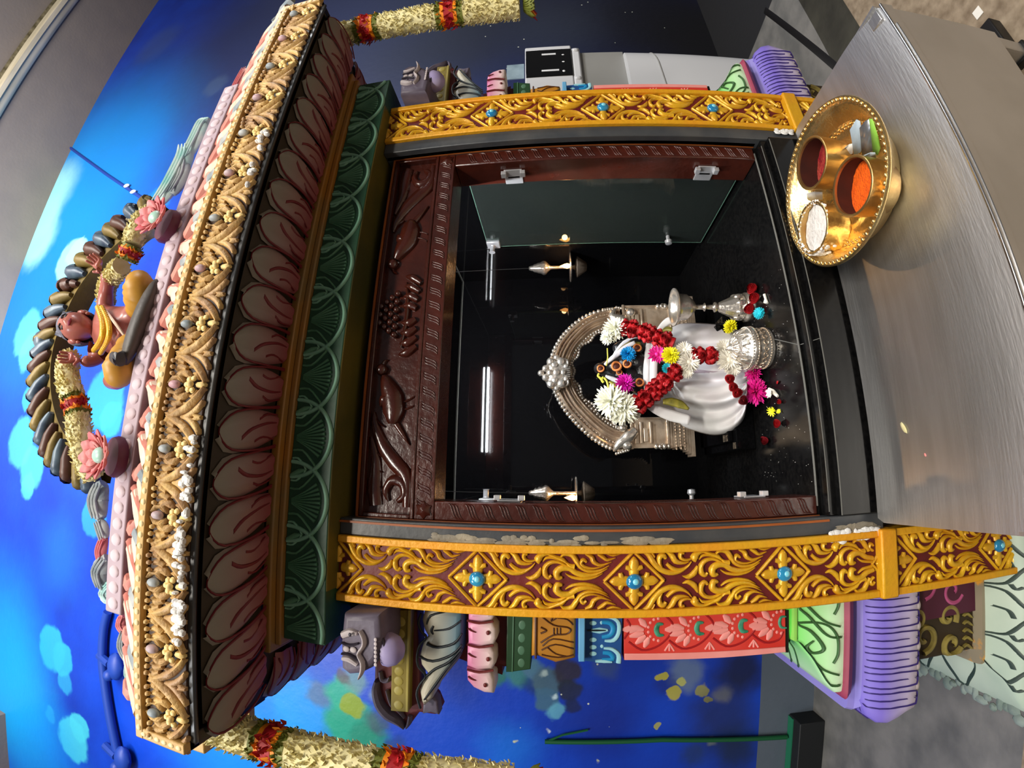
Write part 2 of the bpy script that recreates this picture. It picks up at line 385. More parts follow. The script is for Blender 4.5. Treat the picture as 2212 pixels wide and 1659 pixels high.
# ============================================================ THE ROOM
WY, CZ = .78, 3.94              # mural wall, ceiling height above the eye
def spots_mat(name, base, rough, dots, y, extra=None, warp=.075, wscale=13., bump=.25):
    m = bpy.data.materials.new(name); m.use_nodes = True; nt = m.node_tree; N, L = nt.nodes, nt.links; b = N['Principled BSDF']
    b.inputs['Roughness'].default_value = rough
    tc = N.new('ShaderNodeTexCoord'); nz = N.new('ShaderNodeTexNoise'); nz.inputs['Scale'].default_value = wscale; nz.inputs['Detail'].default_value = 10; L.new(tc.outputs['Object'], nz.inputs[0])
    sb = N.new('ShaderNodeVectorMath'); sb.operation = 'SUBTRACT'; L.new(nz.outputs['Color'], sb.inputs[0]); sb.inputs[1].default_value = (.5, .5, .5)
    sc = N.new('ShaderNodeVectorMath'); sc.operation = 'SCALE'; L.new(sb.outputs[0], sc.inputs[0]); sc.inputs['Scale'].default_value = warp
    ad = N.new('ShaderNodeVectorMath'); ad.operation = 'ADD'; L.new(tc.outputs['Object'], ad.inputs[0]); L.new(sc.outputs[0], ad.inputs[1])
    n1 = N.new('ShaderNodeTexNoise'); n1.inputs['Scale'].default_value = 2.2; n1.inputs['Detail'].default_value = 5; L.new(tc.outputs['Object'], n1.inputs[0])
    r1 = N.new('ShaderNodeValToRGB'); e = r1.color_ramp.elements; e[0].position = .35; e[1].position = .68; e[0].color = (*lin(base[0]), 1); e[1].color = (*lin(base[1]), 1); L.new(n1.outputs['Fac'], r1.inputs[0])
    src = r1.outputs[0]
    for px, py, rp, col, soft, st in dots:
        p = PY(px, py, y); s0 = pxs(px, py, y)
        dd = N.new('ShaderNodeVectorMath'); dd.operation = 'DISTANCE'; L.new(ad.outputs[0], dd.inputs[0]); dd.inputs[1].default_value = (p.x, 0, p.z+ZO)
        mr = N.new('ShaderNodeMapRange'); mr.interpolation_type = 'SMOOTHSTEP'; r = rp*s0
        L.new(dd.outputs['Value'], mr.inputs[0]); mr.inputs[1].default_value = r*(1+soft); mr.inputs[2].default_value = r*(1-soft); mr.inputs[3].default_value = 0; mr.inputs[4].default_value = st
        mx = N.new('ShaderNodeMix'); mx.data_type = 'RGBA'; L.new(mr.outputs[0], mx.inputs[0]); L.new(src, mx.inputs[6]); mx.inputs[7].default_value = (*lin(col), 1); src = mx.outputs[2]
    if extra: src = extra(N, L, tc, src)
    L.new(src, b.inputs['Base Color'])
    n2 = N.new('ShaderNodeTexNoise'); n2.inputs['Scale'].default_value = 26; n2.inputs['Detail'].default_value = 6; L.new(tc.outputs['Object'], n2.inputs[0])
    bp = N.new('ShaderNodeBump'); bp.inputs['Strength'].default_value = bump; bp.inputs['Distance'].default_value = .006; L.new(n2.outputs['Fac'], bp.inputs['Height']); L.new(bp.outputs[0], b.inputs['Normal'])
    return m
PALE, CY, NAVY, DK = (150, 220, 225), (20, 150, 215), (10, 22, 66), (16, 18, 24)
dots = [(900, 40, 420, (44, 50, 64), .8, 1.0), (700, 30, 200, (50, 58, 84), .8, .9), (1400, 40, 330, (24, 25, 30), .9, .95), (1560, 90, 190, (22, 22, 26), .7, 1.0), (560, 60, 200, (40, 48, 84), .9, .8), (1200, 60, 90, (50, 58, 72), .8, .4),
        (130, 430, 110, (0, 150, 235), .95, .9), (60, 640, 90, (0, 120, 225), .95, .5), (260, 330, 60, (10, 120, 205), .5, .5), (335, 440, 26, (30, 130, 190), .2, .6),  # broad soft cyan spots put the glow on the wall into the paint
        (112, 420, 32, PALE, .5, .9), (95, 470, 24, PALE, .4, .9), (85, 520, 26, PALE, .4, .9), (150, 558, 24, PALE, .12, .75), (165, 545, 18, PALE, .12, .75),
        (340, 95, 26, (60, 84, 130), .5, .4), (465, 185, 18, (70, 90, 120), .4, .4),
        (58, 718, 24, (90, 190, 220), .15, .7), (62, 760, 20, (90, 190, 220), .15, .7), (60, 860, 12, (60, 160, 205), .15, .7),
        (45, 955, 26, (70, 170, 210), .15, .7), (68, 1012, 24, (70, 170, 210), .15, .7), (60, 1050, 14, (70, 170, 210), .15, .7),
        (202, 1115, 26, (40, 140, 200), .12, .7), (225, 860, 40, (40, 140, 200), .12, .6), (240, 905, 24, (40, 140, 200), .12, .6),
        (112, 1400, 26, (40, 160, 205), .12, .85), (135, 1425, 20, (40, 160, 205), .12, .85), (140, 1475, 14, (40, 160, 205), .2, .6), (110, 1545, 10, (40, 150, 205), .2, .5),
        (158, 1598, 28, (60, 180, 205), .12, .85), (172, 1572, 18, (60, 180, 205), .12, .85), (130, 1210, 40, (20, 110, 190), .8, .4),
        (25, 1500, 60, (0, 175, 235), .9, .8), (10, 1380, 60, (0, 150, 235), .9, .6), (90, 1640, 60, (0, 140, 235), .8, .5),  # side light on the wall painted in, with the wide spots below
        (560, 1640, 170, (10, 130, 215), .7, .75), (650, 1530, 60, (20, 140, 215), .4, .7), (690, 1500, 26, (70, 96, 130), .4, .8),
        (760, 1570, 60, (10, 140, 110), .25, .95), (740, 1500, 34, (16, 150, 120), .3, .9), (800, 1600, 40, (10, 120, 100), .3, .9), (762, 1525, 27, (120, 140, 20), .15, .95),
        (765, 1470, 24, (90, 130, 130), .4, .8), (740, 1462, 14, (70, 60, 66), .4, .8), (812, 1500, 14, (120, 150, 165), .5, .6), (815, 1560, 26, (50, 70, 90), .4, .8), (860, 1610, 22, (20, 50, 90), .4, .7),
        (960, 1590, 90, (10, 70, 190), .8, .7), (1000, 1500, 30, (16, 60, 170), .6, .5), (1100, 1620, 60, (14, 110, 215), .8, .6),
        (1075, 1460, 20, (40, 110, 70), .5, .8), (1120, 1462, 26, (60, 130, 80), .5, .7), (1145, 1440, 16, (80, 150, 110), .4, .8), (1160, 1480, 26, (20, 50, 70), .5, .6),
        (1150, 1445, 22, (70, 110, 140), .25, .9), (1185, 1470, 34, (66, 96, 116), .2, .95), (1180, 1510, 28, (60, 100, 130), .2, .95), (1200, 1535, 20, (90, 160, 190), .25, .9),
        (1225, 1450, 28, (44, 40, 58), .25, .95), (1232, 1490, 26, (30, 38, 56), .25, .95), (1235, 1525, 18, (24, 34, 52), .3, .9), (1195, 1505, 8, (190, 215, 225), .5, .9), (1175, 1455, 9, (170, 190, 190), .5, .8),
        (1310, 1440, 26, (60, 80, 110), .6, .6), (1300, 1560, 70, (10, 30, 120), .8, .6),
        (1480, 1455, 40, (110, 130, 150), .4, .7), (1440, 1480, 26, (20, 40, 120), .5, .6), (1425, 1460, 10, (180, 170, 50), .12, .9), (1455, 1500, 16, (176, 168, 60), .12, .9), (1470, 1470, 12, (190, 190, 90), .15, .8),
        (1520, 1490, 14, (170, 165, 60), .15, .8), (1530, 1510, 10, (170, 165, 60), .12, .8), (1420, 1570, 8, (170, 165, 60), .12, .8), (1600, 1450, 50, (16, 22, 34), .6, .85), (1560, 1550, 70, (26, 32, 40), .7, .7), (1590, 1620, 50, (20, 34, 40), .7, .8),
        (1560, 1500, 18, (110, 112, 104), .6, .6), (1500, 1630, 26, (30, 50, 60), .6, .6), (1545, 1600, 10, (110, 120, 110), .5, .6), (1290, 1645, 5, (200, 205, 150), .4, .9), (1110, 1600, 5, (200, 205, 150), .4, .9), (1190, 1575, 5, (190, 200, 215), .5, .9)]
def flecks(N, L, tc, src):     # chips of bare plaster, denser low down
    v = N.new('ShaderNodeTexVoronoi'); v.inputs['Scale'].default_value = 16; L.new(tc.outputs['Object'], v.inputs[0])
    n = N.new('ShaderNodeTexNoise'); n.inputs['Scale'].default_value = 3; L.new(tc.outputs['Object'], n.inputs[0])
    a = N.new('ShaderNodeMath'); a.operation = 'LESS_THAN'; L.new(v.outputs['Distance'], a.inputs[0]); a.inputs[1].default_value = .07
    g = N.new('ShaderNodeMath'); g.operation = 'GREATER_THAN'; L.new(n.outputs['Fac'], g.inputs[0]); g.inputs[1].default_value = .53
    sp = N.new('ShaderNodeSeparateXYZ'); L.new(tc.outputs['Object'], sp.inputs[0]); lo = N.new('ShaderNodeMath'); lo.operation = 'LESS_THAN'; L.new(sp.outputs[2], lo.inputs[0]); lo.inputs[1].default_value = 1.35
    m1 = N.new('ShaderNodeMath'); m1.operation = 'MULTIPLY'; L.new(a.outputs[0], m1.inputs[0]); L.new(g.outputs[0], m1.inputs[1])
    m2 = N.new('ShaderNodeMath'); m2.operation = 'MULTIPLY'; L.new(m1.outputs[0], m2.inputs[0]); L.new(lo.outputs[0], m2.inputs[1])
    mx = N.new('ShaderNodeMix'); mx.data_type = 'RGBA'; L.new(m2.outputs[0], mx.inputs[0]); L.new(src, mx.inputs[6]); mx.inputs[7].default_value = (*lin((200, 205, 190)), 1)
    # grey dado along the foot of the wall on the near-left side
    z = N.new('ShaderNodeMath'); z.operation = 'LESS_THAN'; L.new(sp.outputs[2], z.inputs[0]); z.inputs[1].default_value = ZO-.755
    x = N.new('ShaderNodeMath'); x.operation = 'LESS_THAN'; L.new(sp.outputs[0], x.inputs[0]); x.inputs[1].default_value = 0
    m3 = N.new('ShaderNodeMath'); m3.operation = 'MULTIPLY'; L.new(z.outputs[0], m3.inputs[0]); L.new(x.outputs[0], m3.inputs[1])
    m4 = N.new('ShaderNodeMix'); m4.data_type = 'RGBA'; L.new(m3.outputs[0], m4.inputs[0]); L.new(mx.outputs[2], m4.inputs[6]); m4.inputs[7].default_value = (*lin((86, 96, 108)), 1)
    return m4.outputs[2]
mural = spots_mat('mural_paint_and_glow', ((3, 48, 160), (5, 66, 195)), .42, dots, WY, flecks)
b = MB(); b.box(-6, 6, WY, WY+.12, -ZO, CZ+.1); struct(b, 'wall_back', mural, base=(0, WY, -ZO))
ceil_m = mat('ceiling_plaster', (124, 116, 110), .85, col2=(112, 106, 104), nscale=5, mix=.5, bump=.3, bscale=40)
b = MB(); b.box(-6, 6, -5, WY, CZ, CZ+.1); struct(b, 'ceiling', ceil_m, base=(0, 0, CZ))
cove_m = mat('cove_plaster', (214, 204, 180), .7, col2=(150, 142, 112), nscale=7, mix=.5, stretch=(.3, 3, 3))
y0 = .205
b = MB(); prof = [(y0, CZ), (y0, CZ-.02), (y0-.03, CZ-.05), (y0-.07, CZ-.055), (y0-.075, CZ-.075), (y0-.11, CZ-.08), (y0-.13, CZ)]
b.grid([[(x, y, z) for y, z in prof] for x in (-6, 6)]); struct(b, 'trim_1', cove_m, base=(0, y0, CZ-.08))
b = MB(); b.box(-6, 6, y0-.15, y0-.128, CZ-.012, CZ-.001); struct(b, 'trim_2', mat('damp_stain', (72, 66, 44), .9, col2=(128, 120, 96), nscale=20, mix=.9), base=(0, y0-.14, CZ-.01))
b = MB(); b.box(-6, -2.0, .0, WY, 3.24, CZ); struct(b, 'trim_3', ceil_m, base=(-4, .4, 3.24))
def floor_mat():
    m = bpy.data.materials.new('floor_cement'); m.use_nodes = True; nt = m.node_tree; N, L = nt.nodes, nt.links; b = N['Principled BSDF']
    tc = N.new('ShaderNodeTexCoord'); sp = N.new('ShaderNodeSeparateXYZ'); L.new(tc.outputs['Object'], sp.inputs[0])
    def noise_ramp(sc, c1, c2, lo=.35, hi=.65, det=8):
        n = N.new('ShaderNodeTexNoise'); n.inputs['Scale'].default_value = sc; n.inputs['Detail'].default_value = det; L.new(tc.outputs['Object'], n.inputs[0])
        r = N.new('ShaderNodeValToRGB'); e = r.color_ramp.elements; e[0].position = lo; e[1].position = hi; e[0].color = (*lin(c1), 1); e[1].color = (*lin(c2), 1); L.new(n.outputs['Fac'], r.inputs[0]); return r.outputs[0]
    gry, bei, drk = noise_ramp(9, (92, 92, 90), (122, 120, 116)), noise_ramp(34, (112, 96, 76), (160, 144, 122), .3, .7), noise_ramp(9, (40, 38, 30), (60, 58, 48))
    def less(sock, v):
        k = N.new('ShaderNodeMath'); k.operation = 'LESS_THAN'; L.new(sock, k.inputs[0]); k.inputs[1].default_value = v; return k.outputs[0]
    m1 = N.new('ShaderNodeMix'); m1.data_type = 'RGBA'; L.new(less(sp.outputs[1], .14), m1.inputs[0]); L.new(gry, m1.inputs[6]); L.new(drk, m1.inputs[7])
    mr = N.new('ShaderNodeMath'); mr.operation = 'GREATER_THAN'; L.new(sp.outputs[0], mr.inputs[0]); mr.inputs[1].default_value = 0
    m1b = N.new('ShaderNodeMix'); m1b.data_type = 'RGBA'; L.new(mr.outputs[0], m1b.inputs[0]); L.new(gry, m1b.inputs[6]); L.new(m1.outputs[2], m1b.inputs[7])
    m2 = N.new('ShaderNodeMix'); m2.data_type = 'RGBA'; L.new(less(sp.outputs[1], -.012), m2.inputs[0]); L.new(m1b.outputs[2], m2.inputs[6]); L.new(bei, m2.inputs[7])
    mg = N.new('ShaderNodeMath'); mg.operation = 'GREATER_THAN'; L.new(sp.outputs[0], mg.inputs[0]); mg.inputs[1].default_value = 1.52
    m5 = N.new('ShaderNodeMix'); m5.data_type = 'RGBA'; L.new(mg.outputs[0], m5.inputs[0]); L.new(m2.outputs[2], m5.inputs[6]); m5.inputs[7].default_value = (*lin((34, 34, 36)), 1)
    L.new(m5.outputs[2], b.inputs['Base Color']); b.inputs['Roughness'].default_value = .6
    n2 = N.new('ShaderNodeTexNoise'); n2.inputs['Scale'].default_value = 60; L.new(tc.outputs['Object'], n2.inputs[0]); bp = N.new('ShaderNodeBump'); bp.inputs['Strength'].default_value = .3; bp.inputs['Distance'].default_value = .003
    L.new(n2.outputs['Fac'], bp.inputs['Height']); L.new(bp.outputs[0], b.inputs['Normal']); return m
b = MB(); b.box(-6, 6, -5, WY, -ZO-.1, -ZO); struct(b, 'floor', floor_mat(), base=(0, 0, -ZO))
b = MB(); g0, g1 = PZ(1652, 22, -ZO), PZ(1812, 150, -ZO); b.tube([g0, g1], .014, 6, .12); struct(b, 'trim_4', 'rubber_black', base=tuple(g1))
# kerb at the foot of the wall, pipes, cable
b = MB(); b.box(-2.6, -1.235, .70, WY-.001, -ZO, -.872); k = build(b, 'floor_kerb', 'kerb_black', bevel=.003)
tag(k, 'black painted kerb with a green back edge lying along the foot of the blue wall', 'kerb')
b = MB(); b.box(-2.6, -1.24, .745, WY-.002, -.874, -.868); g = build(b, 'green_edge', 'kerb_green', k, label='green painted edge of the kerb')
b = MB(); b.tube([PY(1177, 1602, .765), PY(1430, 1598, .765), PY(1700, 1592, .765)], .0085, 10, up=Vector((0, 1, 0))); b.tube([PY(1185, 1600, .765), PY(1215, 1588, .768), PY(1270, 1577, .772)], .004, 6, up=Vector((0, 1, 0)))
tag(build(b, 'water_pipe', 'pipe_green'), 'thin green painted pipe running down the blue mural to the kerb', 'pipe')
b = MB(); pp = [PY(*q, .755) for q in [(233, 1322), (224, 1360), (221, 1420), (227, 1480), (240, 1560), (262, 1659)]]
b.tube(smooth(pp)[0], .022, 10); t = build(b, 'conduit_pipe', 'pipe_blue'); tag(t, 'blue painted conduit pipe bending along the mural wall above the roof corner', 'pipe')
for q in [(250, 1440), (265, 1640)]:
    p = PY(*q, .735); b = MB(); b.ball(p, (.07, .035, .05), 10, 6); b.tube([p+Vector((0, 0, .05)), p+Vector((.01, .02, .16))], .02, 8); b.ball(p+Vector((-.05, -.01, .04)), .03, 8, 5); build(b, 'clamp', 'pipe_blue', t)
b = MB(); b.tube([PY(*q, WY-.006) for q in [(150, 318), (232, 378), (316, 434)]], .012, 8); b2 = build(b, 'electric_cable', 'pipe_blue'); tag(b2, 'thin dark blue cable clipped diagonally across the upper mural', 'cable')
for q in [(273, 401), (287, 414)]: b = MB(); b.ball(PY(*q, WY-.018), (.014, .01, .03), 8, 5); build(b, 'clip', 'mark_white', b2)

# ============================================================ THE SHRINE
A, B = .45, .573               # inner and outer edge of the pillars
SH = thing('shrine', 'painted carved temple shrine with gold pillars and a broad petal roof round a black niche', 'shrine', (0, .35, -ZO))
def S(mb, name, m, parent=SH, **k): return build(mb, name, m, parent, **k)
def S2(mb, name, m, parent=SH, **k):      # the left and the right copy become a part each
    out = []
    for i, s in enumerate((-1, 1)):
        sub_ = MB(); mp_ = {}
        for f in mb.f:
            if (sum(mb.v[j][0] for j in f) > 0) == (s > 0):
                for j in f:
                    if j not in mp_: mp_[j] = len(sub_.v); sub_.v.append(mb.v[j]); sub_.c.append(mb.c[j])
                sub_.f.append(tuple(mp_[j] for j in f))
        if sub_.f: out.append(build(sub_, name, m, parent[i] if isinstance(parent, tuple) else parent, **k))
    return tuple(out) if len(out) == 2 else out[0]
PZ0, GS, GX = .1316, .2689, (A+B)/2
U = GS/1955                    # one traced pixel of the scroll pattern in metres
SCR = [([(160, 210), (260, 265), (315, 360), (400, 450), (520, 500), (640, 490), (750, 430), (800, 370)], [24, 60, 62, 60, 55, 45, 25, 8]),
 ([(475, 320), (440, 280), (400, 300), (390, 370), (430, 450)], [34, 62, 60, 50, 20]),
 ([(485, 385), (560, 450), (650, 470), (750, 430)], [34, 48, 40, 8]), ([(470, 225), (550, 280), (600, 360), (700, 385), (770, 370)], [24, 60, 60, 30, 6]),
 ([(705, 262), (665, 262), (665, 320), (740, 350), (830, 325)], [30, 46, 42, 30, 10]), ([(850, 375), (840, 320), (880, 270), (960, 252), (1060, 290), (1140, 320), (1215, 385)], [20, 90, 60, 34, 40, 50, 12]),
 ([(900, 350), (940, 305), (1020, 300), (1120, 335)], [8, 32, 30, 10]), ([(1005, 520), (970, 550), (925, 505), (925, 425), (985, 365), (1080, 352), (1180, 392), (1240, 440)], [34, 46, 60, 56, 46, 34, 24, 10]),
 ([(1140, 545), (1085, 545), (1068, 480), (1130, 430), (1230, 432), (1310, 485), (1420, 515), (1560, 500), (1700, 430)], [30, 66, 76, 70, 60, 60, 55, 38, 6]),
 ([(1180, 492), (1260, 540), (1400, 560), (1540, 540), (1640, 490)], [10, 30, 36, 26, 5]), ([(875, 425), (840, 510), (760, 560), (685, 545)], [14, 62, 50, 6]),
 ([(1110, 300), (1170, 252), (1260, 262), (1310, 330), (1360, 410), (1460, 462), (1600, 455), (1720, 395)], [10, 44, 60, 56, 44, 36, 26, 5]),
 ([(1180, 345), (1230, 395), (1290, 410)], [14, 44, 60]), ([(1440, 350), (1400, 322), (1370, 370), (1430, 415), (1530, 430), (1660, 400)], [26, 44, 40, 32, 20, 5]),
 ([(1425, 250), (1500, 285), (1530, 350), (1620, 390), (1750, 350)], [20, 52, 50, 30, 5]), ([(1580, 250), (1640, 285), (1700, 325), (1800, 300)], [30, 46, 34, 5]), ([(1690, 248), (1770, 268), (1870, 250)], [14, 30, 5]),
 ([(150, 205), (215, 205), (290, 232), (330, 300)], [10, 30, 40, 26])]
def diamond(mb, cz, F, x0):
    h = 372*U
    for a, c in (((-h, 0), (0, h*.99)), ((0, h*.99), (h, 0)), ((h, 0), (0, -h*.99)), ((0, -h*.99), (-h, 0))):
        mb.stroke([a, ((a[0]+c[0])/2, (a[1]+c[1])/2), c], [.0062]*3, lambda u, v, g: F(cz+u, v, g), .0075, 2)
def fleur(mb, cz, F):
    for k in range(4):
        ca, sa = math.cos(k*PI/2), math.sin(k*PI/2)
        tr = lambda u, v, g: F(cz+(u*ca-v*sa), u*sa+v*ca, g)
        mb.stroke([(.010, 0), (.022, 0), (.034, 0), (.042, 0)], [.016, .020, .016, .002], tr, .006)
        for s in (1, -1): mb.stroke([(.017, 0), (.022, .008*s), (.0235, .0145*s)], [.008, .010, .007], tr, .005)
def pillar(sx, z1, z0, yf, zs, name='pillar'):
    x0, x1 = sorted((sx*A, sx*B))
    b = MB(); b.box(x0+.001, x1-.001, yf+.006, .12, z0, z1); p = S(b, name, 'maroon_paint', label='maroon pillar covered with gold scrollwork')
    b = MB(); b.box(x0, x0+.0135, yf-.004, .118, z0, z1); b.box(x1-.0135, x1, yf-.004, .118, z0, z1); S(b, 'border_strip', 'gold_border', p, bevel=.002)
    F = lambda u, v, g: (sx*GX+v*sx, yf+.006-g, -u)      # u runs down the pillar
    b = MB(); gems = []
    for cz in zs:
        diamond(b, -cz, F, 0); fleur(b, -cz, F)
        gems.append((sx*GX, cz))
        for s in (1, -1):
            for pl, w in SCR:
                q = [((a-75)*U-cz, s*(600-8-c)*U*1.0) for a, c in pl]
                if all(-u < z1-.004 and -u > z0+.004 for u, _ in q): b.stroke(q, [k*U*1.22 for k in w], F, .0085, 3)
                else:
                    ok = [(u_, w_) for u_, w_ in zip(q, (w+[w[-1]]*9)[:len(q)]) if z0+.004 < -u_[0] < z1-.004]
                    if len(ok) > 2: b.stroke([o[0] for o in ok], [o[1]*U*1.22 for o in ok], F, .008, 3)
    S(b, 'scroll_relief', 'gold_paint', p, sm=60)
    for gx, gz in gems:
        if z0+.01 < gz < z1-.01:
            b = MB(); b.ball((gx, yf, gz), (.0135, .008, .0145), 16, 8); S(b, 'gem', 'gem_blue', p, label='round blue glass gem')
            b = MB(); b.ball((gx+.001, yf-.0055, gz-.001), (.006, .0045, .006), 10, 6); S(b, 'gem_core', 'gem_core', p)
    return p
for s in (-1, 1):
    pillar(s, .398, -.600, 0, [PZ0+GS, PZ0, PZ0-GS, PZ0-2*GS])
    pillar(s, -.636, -ZO, .0, [PZ0-3*GS+.035, PZ0-4*GS+.035], 'lower_pillar')
    x0, x1 = sorted((s*A, s*B))
    b = MB(); b.box(x0-.002, x1+.002, -.012, .12, -.636, -.600); S(b, 'pillar_collar', 'gold_border', bevel=.004, label='plain gold collar round the pillar')
    b = MB(); b.box(*sorted((s*.418, s*.4495)), .004, .10, -.62, .398); S(b, 'jamb_strip', 'grey_trim', bevel=.002)
    b = MB(); b.box(*sorted((s*.4225, s*.4265)), .0, .012, -.50, .398) if s < 0 else b.box(.418, .424, .02, .03, -.5, .395); S(b, 'painted_line', 'orange_line')
# crumbled plaster on the left jamb
b = MB()
for i in range(130):
    t = R.random(); x = R.uniform(-.452, -.437); z = .22-.42*t if i < 60 else R.uniform(-.60, -.52); b.ball((x, .0034, z), (R.uniform(.002, .006), .0012, R.uniform(.004, .022)), 6, 4)
S(b, 'crumbled_plaster', 'peeled_plaster')['kind'] = 'stuff'
b = MB()
for i in range(60): b.ball((R.uniform(-.462, -.447), -.001, R.uniform(-.60, -.50)), (R.uniform(.003, .008), .003, R.uniform(.004, .013)), 6, 4)
for i in range(24): b.ball((R.uniform(.438, .452), -.001, R.uniform(-.60, -.55)), (R.uniform(.003, .006), .003, R.uniform(.004, .01)), 6, 4)
S(b, 'bare_plaster_patch', 'plaster_white')['kind'] = 'stuff'
# niche: black granite box, slightly rough floor, pale joints
NX, NB, NT, NF = .425, .72, .355, -.50
b = MB(); b.box(-NX-.02, NX+.02, NB, NB+.02, NF-.02, NT+.02); b.box(-NX-.02, -NX, .06, NB, NF-.02, NT+.02); b.box(NX, NX+.02, .06, NB, NF-.02, NT+.02); b.box(-NX-.02, NX+.02, .06, NB, NT, NT+.02)
ni = S(b, 'niche_lining', 'granite_black', sm=False, label='polished black granite lining of the niche')
b = MB(); b.box(-NX-.02, NX+.02, .035, NB, NF-.03, NF); S(b, 'niche_floor', 'granite_floor', sm=False, bevel=.001)
b = MB(); b.box(-.4175, .4175, -.006, .0345, -.60, NF-.022); b.box(-.4175, .4175, .008, .0345, -.53, NF-.006); S(b, 'sill_step', 'granite_floor', sm=False, bevel=.0015, label='stepped black granite sill')
b = MB()
for a, c, r in [((-.40, .0352, NF+.0005), (.40, .0352, NF+.0005), .0022), ((-.41, .008, -.506), (.40, .008, -.506), .001), ((-.4165, -.006, -.5225), (.41, -.006, -.5225), .0012),
                ((-.085, .035, NF+.0005), (-.035, .14, NF+.0005), .0009), ((-.085, .0345, NF-.003), (-.085, -.006, -.5225), .0008),
                ((NX-.002, .10, NT-.002), (NX-.002, NB-.002, NT-.002), .0016), ((-NX+.002, .06, NT-.002), (-NX+.002, NB-.002, NT-.002), .0016), ((-NX, NB-.002, NT-.002), (NX, NB-.002, NT-.002), .0016)]:
    b = MB(); b.tube([a, c], r, 6); S(b, 'pale_joint', 'grout_pale', label='pale joint between the granite slabs')
# masonry body behind the pillars (carries roof and mouldings)
b = MB(); b.box(-.60, -.4455, .119, WY-.001, -ZO, .42); b.box(.4455, .60, .119, WY-.001, -ZO, .42); b.box(-.60, .60, .059, WY-.001, .376, .46); b.box(-.4485, .4485, .04, WY-.001, -ZO, -.53); b.box(-.45, .45, NB+.02, WY-.001, -.53, .40)
S(b, 'masonry_body', 'black_paint', sm=False)
b = MB(); b.box(-.55, .55, -.035, .06, .3985, .41); S(b, 'soffit_board', 'soffit_gold', sm=False, bevel=.002)
# green fish-scale band
GW, g0, g1, gy = .6486, .400, .488, -.036
b = MB(); b.box(-GW, GW, gy, .06, g0, g1); gb = S(b, 'scale_band', 'green_dark', bevel=.002, label='green band of overlapping carved scales')
b = MB(); bp_ = MB(); per = .1185; n = int(2*GW/per)+1
for i in range(n+1):
    cx = -GW+.02+i*per; F = lambda u, v, g: (u, gy-g, v)
    def clip(q): return [a for a in q if -GW+.003 < a[0] < GW-.003]
    arc = [(cx+per*.62*math.cos(a), g1-.003-(g1-g0-.008)*math.sin(a)) for a in [PI*k/14 for k in range(15)]]
    q = clip(arc);  len(q) > 3 and bp_.stroke(q, .008, F, .006, 2)
    for k in range(-4, 5):
        x = cx+k*.0085; dz = (g1-g0-.018)*math.sqrt(max(0, 1-(k*.0085/(per*.56))**2)); q = clip([(cx+k*.0012, g1-.008), (cx+k*.0045, g1-.035), (x, g1-dz)]); len(q) > 2 and b.stroke(q, [.0015, .004, .0062], F, .005, 2)
    cl_ = cx+per/2
    for sc2, w2, hh2 in ((1, .0045, .006), (.58, .004, .006)):
        q = clip([(cl_+a*per*sc2, g1-.004-c*(g1-g0)*sc2) for a, c in ((-.30, .0), (-.30, .22), (-.16, .44), (0, .60), (.16, .44), (.30, .22), (.30, .0))]); len(q) > 3 and (bp_ if sc2 < 1 else b).stroke(q, w2, F, hh2, 2)
    q = clip([(cl_-.012, g1-.004), (cl_-.004, g1-.02), (cl_, g1-.036)]); len(q) > 2 and b.stroke(q, [.010, .012, .003], F, .006, 2)
S(b, 'scale_rib', 'green_mid', gb, sm=60); S(bp_, 'scale_rim', 'green_pale', gb, sm=60, label='pale green rim of the scales')
# ochre listel
b = MB(); b.box(-.66, .66, -.046, .06, .488, .5005); b.box(-.672, .672, -.060, .06, .5005, .519); S(b, 'listel', 'band_ochre', bevel=.003)
# curved petal soffit, petals hanging outwards all round (front and two sides)
def sof(t): return (-.062-.113*t, .515+.030*math.sin(t*PI/2)-.018*math.sin(PI*t))     # y, z along the curve
b = MB()
for s in (-1, 1):
    rows = [[(s*(.672+.10*t), y_, z+.004) for t in [k/8 for k in range(9)] for y_, z in [(sof(t)[0], sof(t)[1])]], [(s*(.672+.10*t), WY-.002, sof(t)[1]+.004) for t in [k/8 for k in range(9)]]]
    b.grid(rows, flip=s > 0)
b.grid([[(x, sof(t)[0], sof(t)[1]+.004) for t in [k/8 for k in range(9)]] for x in (-.76, .76)])
so = S(b, 'petal_soffit', 'umber', label='curved soffit carved with pink lotus petals')
pb, lb = MB(), MB()
def pet(mb, lb, O, ex, ey, w, flip):      # one drooping petal; O(t) root-to-tip curve
    rows, cols = [], []
    for i in range(9):
        t = i/8; ww = w*(.62+.42*math.sin(t*PI*.62)) if t < .85 else w*1.0*math.sqrt(max(0, 1-((t-.85)/.16)**2))*.93
        rows.append([O(t, (k-3)/3*ww/2, .010*(1-((k-3)/3)**2)+.003*math.sin(3*PI*k/6*1.0)) for k in range(7)])
        c = (138-6*t, 66+62*min(1, t*1.1), 70+48*min(1, t*1.1)); cols.append([c]*7)
    mb.grid(rows, cols=cols)
    for pl, ws in (([(.05, .10), (.3, .12), (.55, .02), (.7, -.18)], [.003, .006, .007, .009]), ([(.05, .3), (.3, .34), (.45, .24)], [.003, .004, .006]), ([(.1, -.3), (.35, -.2), (.5, -.28)], [.003, .005, .006]), ([(.02, -.47), (.4, -.49), (.8, -.42), (.98, -.1), (.99, .15), (.8, .45), (.4, .5), (.02, .47)], [.004]*8)):
        fl = -1 if flip else 1
        lb.stroke([(t, v*w*fl) for t, v in pl], ws, lambda u, v, g: O(u, v, .0075+g*.7), .004, 3)
N_ = 20; pw = 1.46/N_
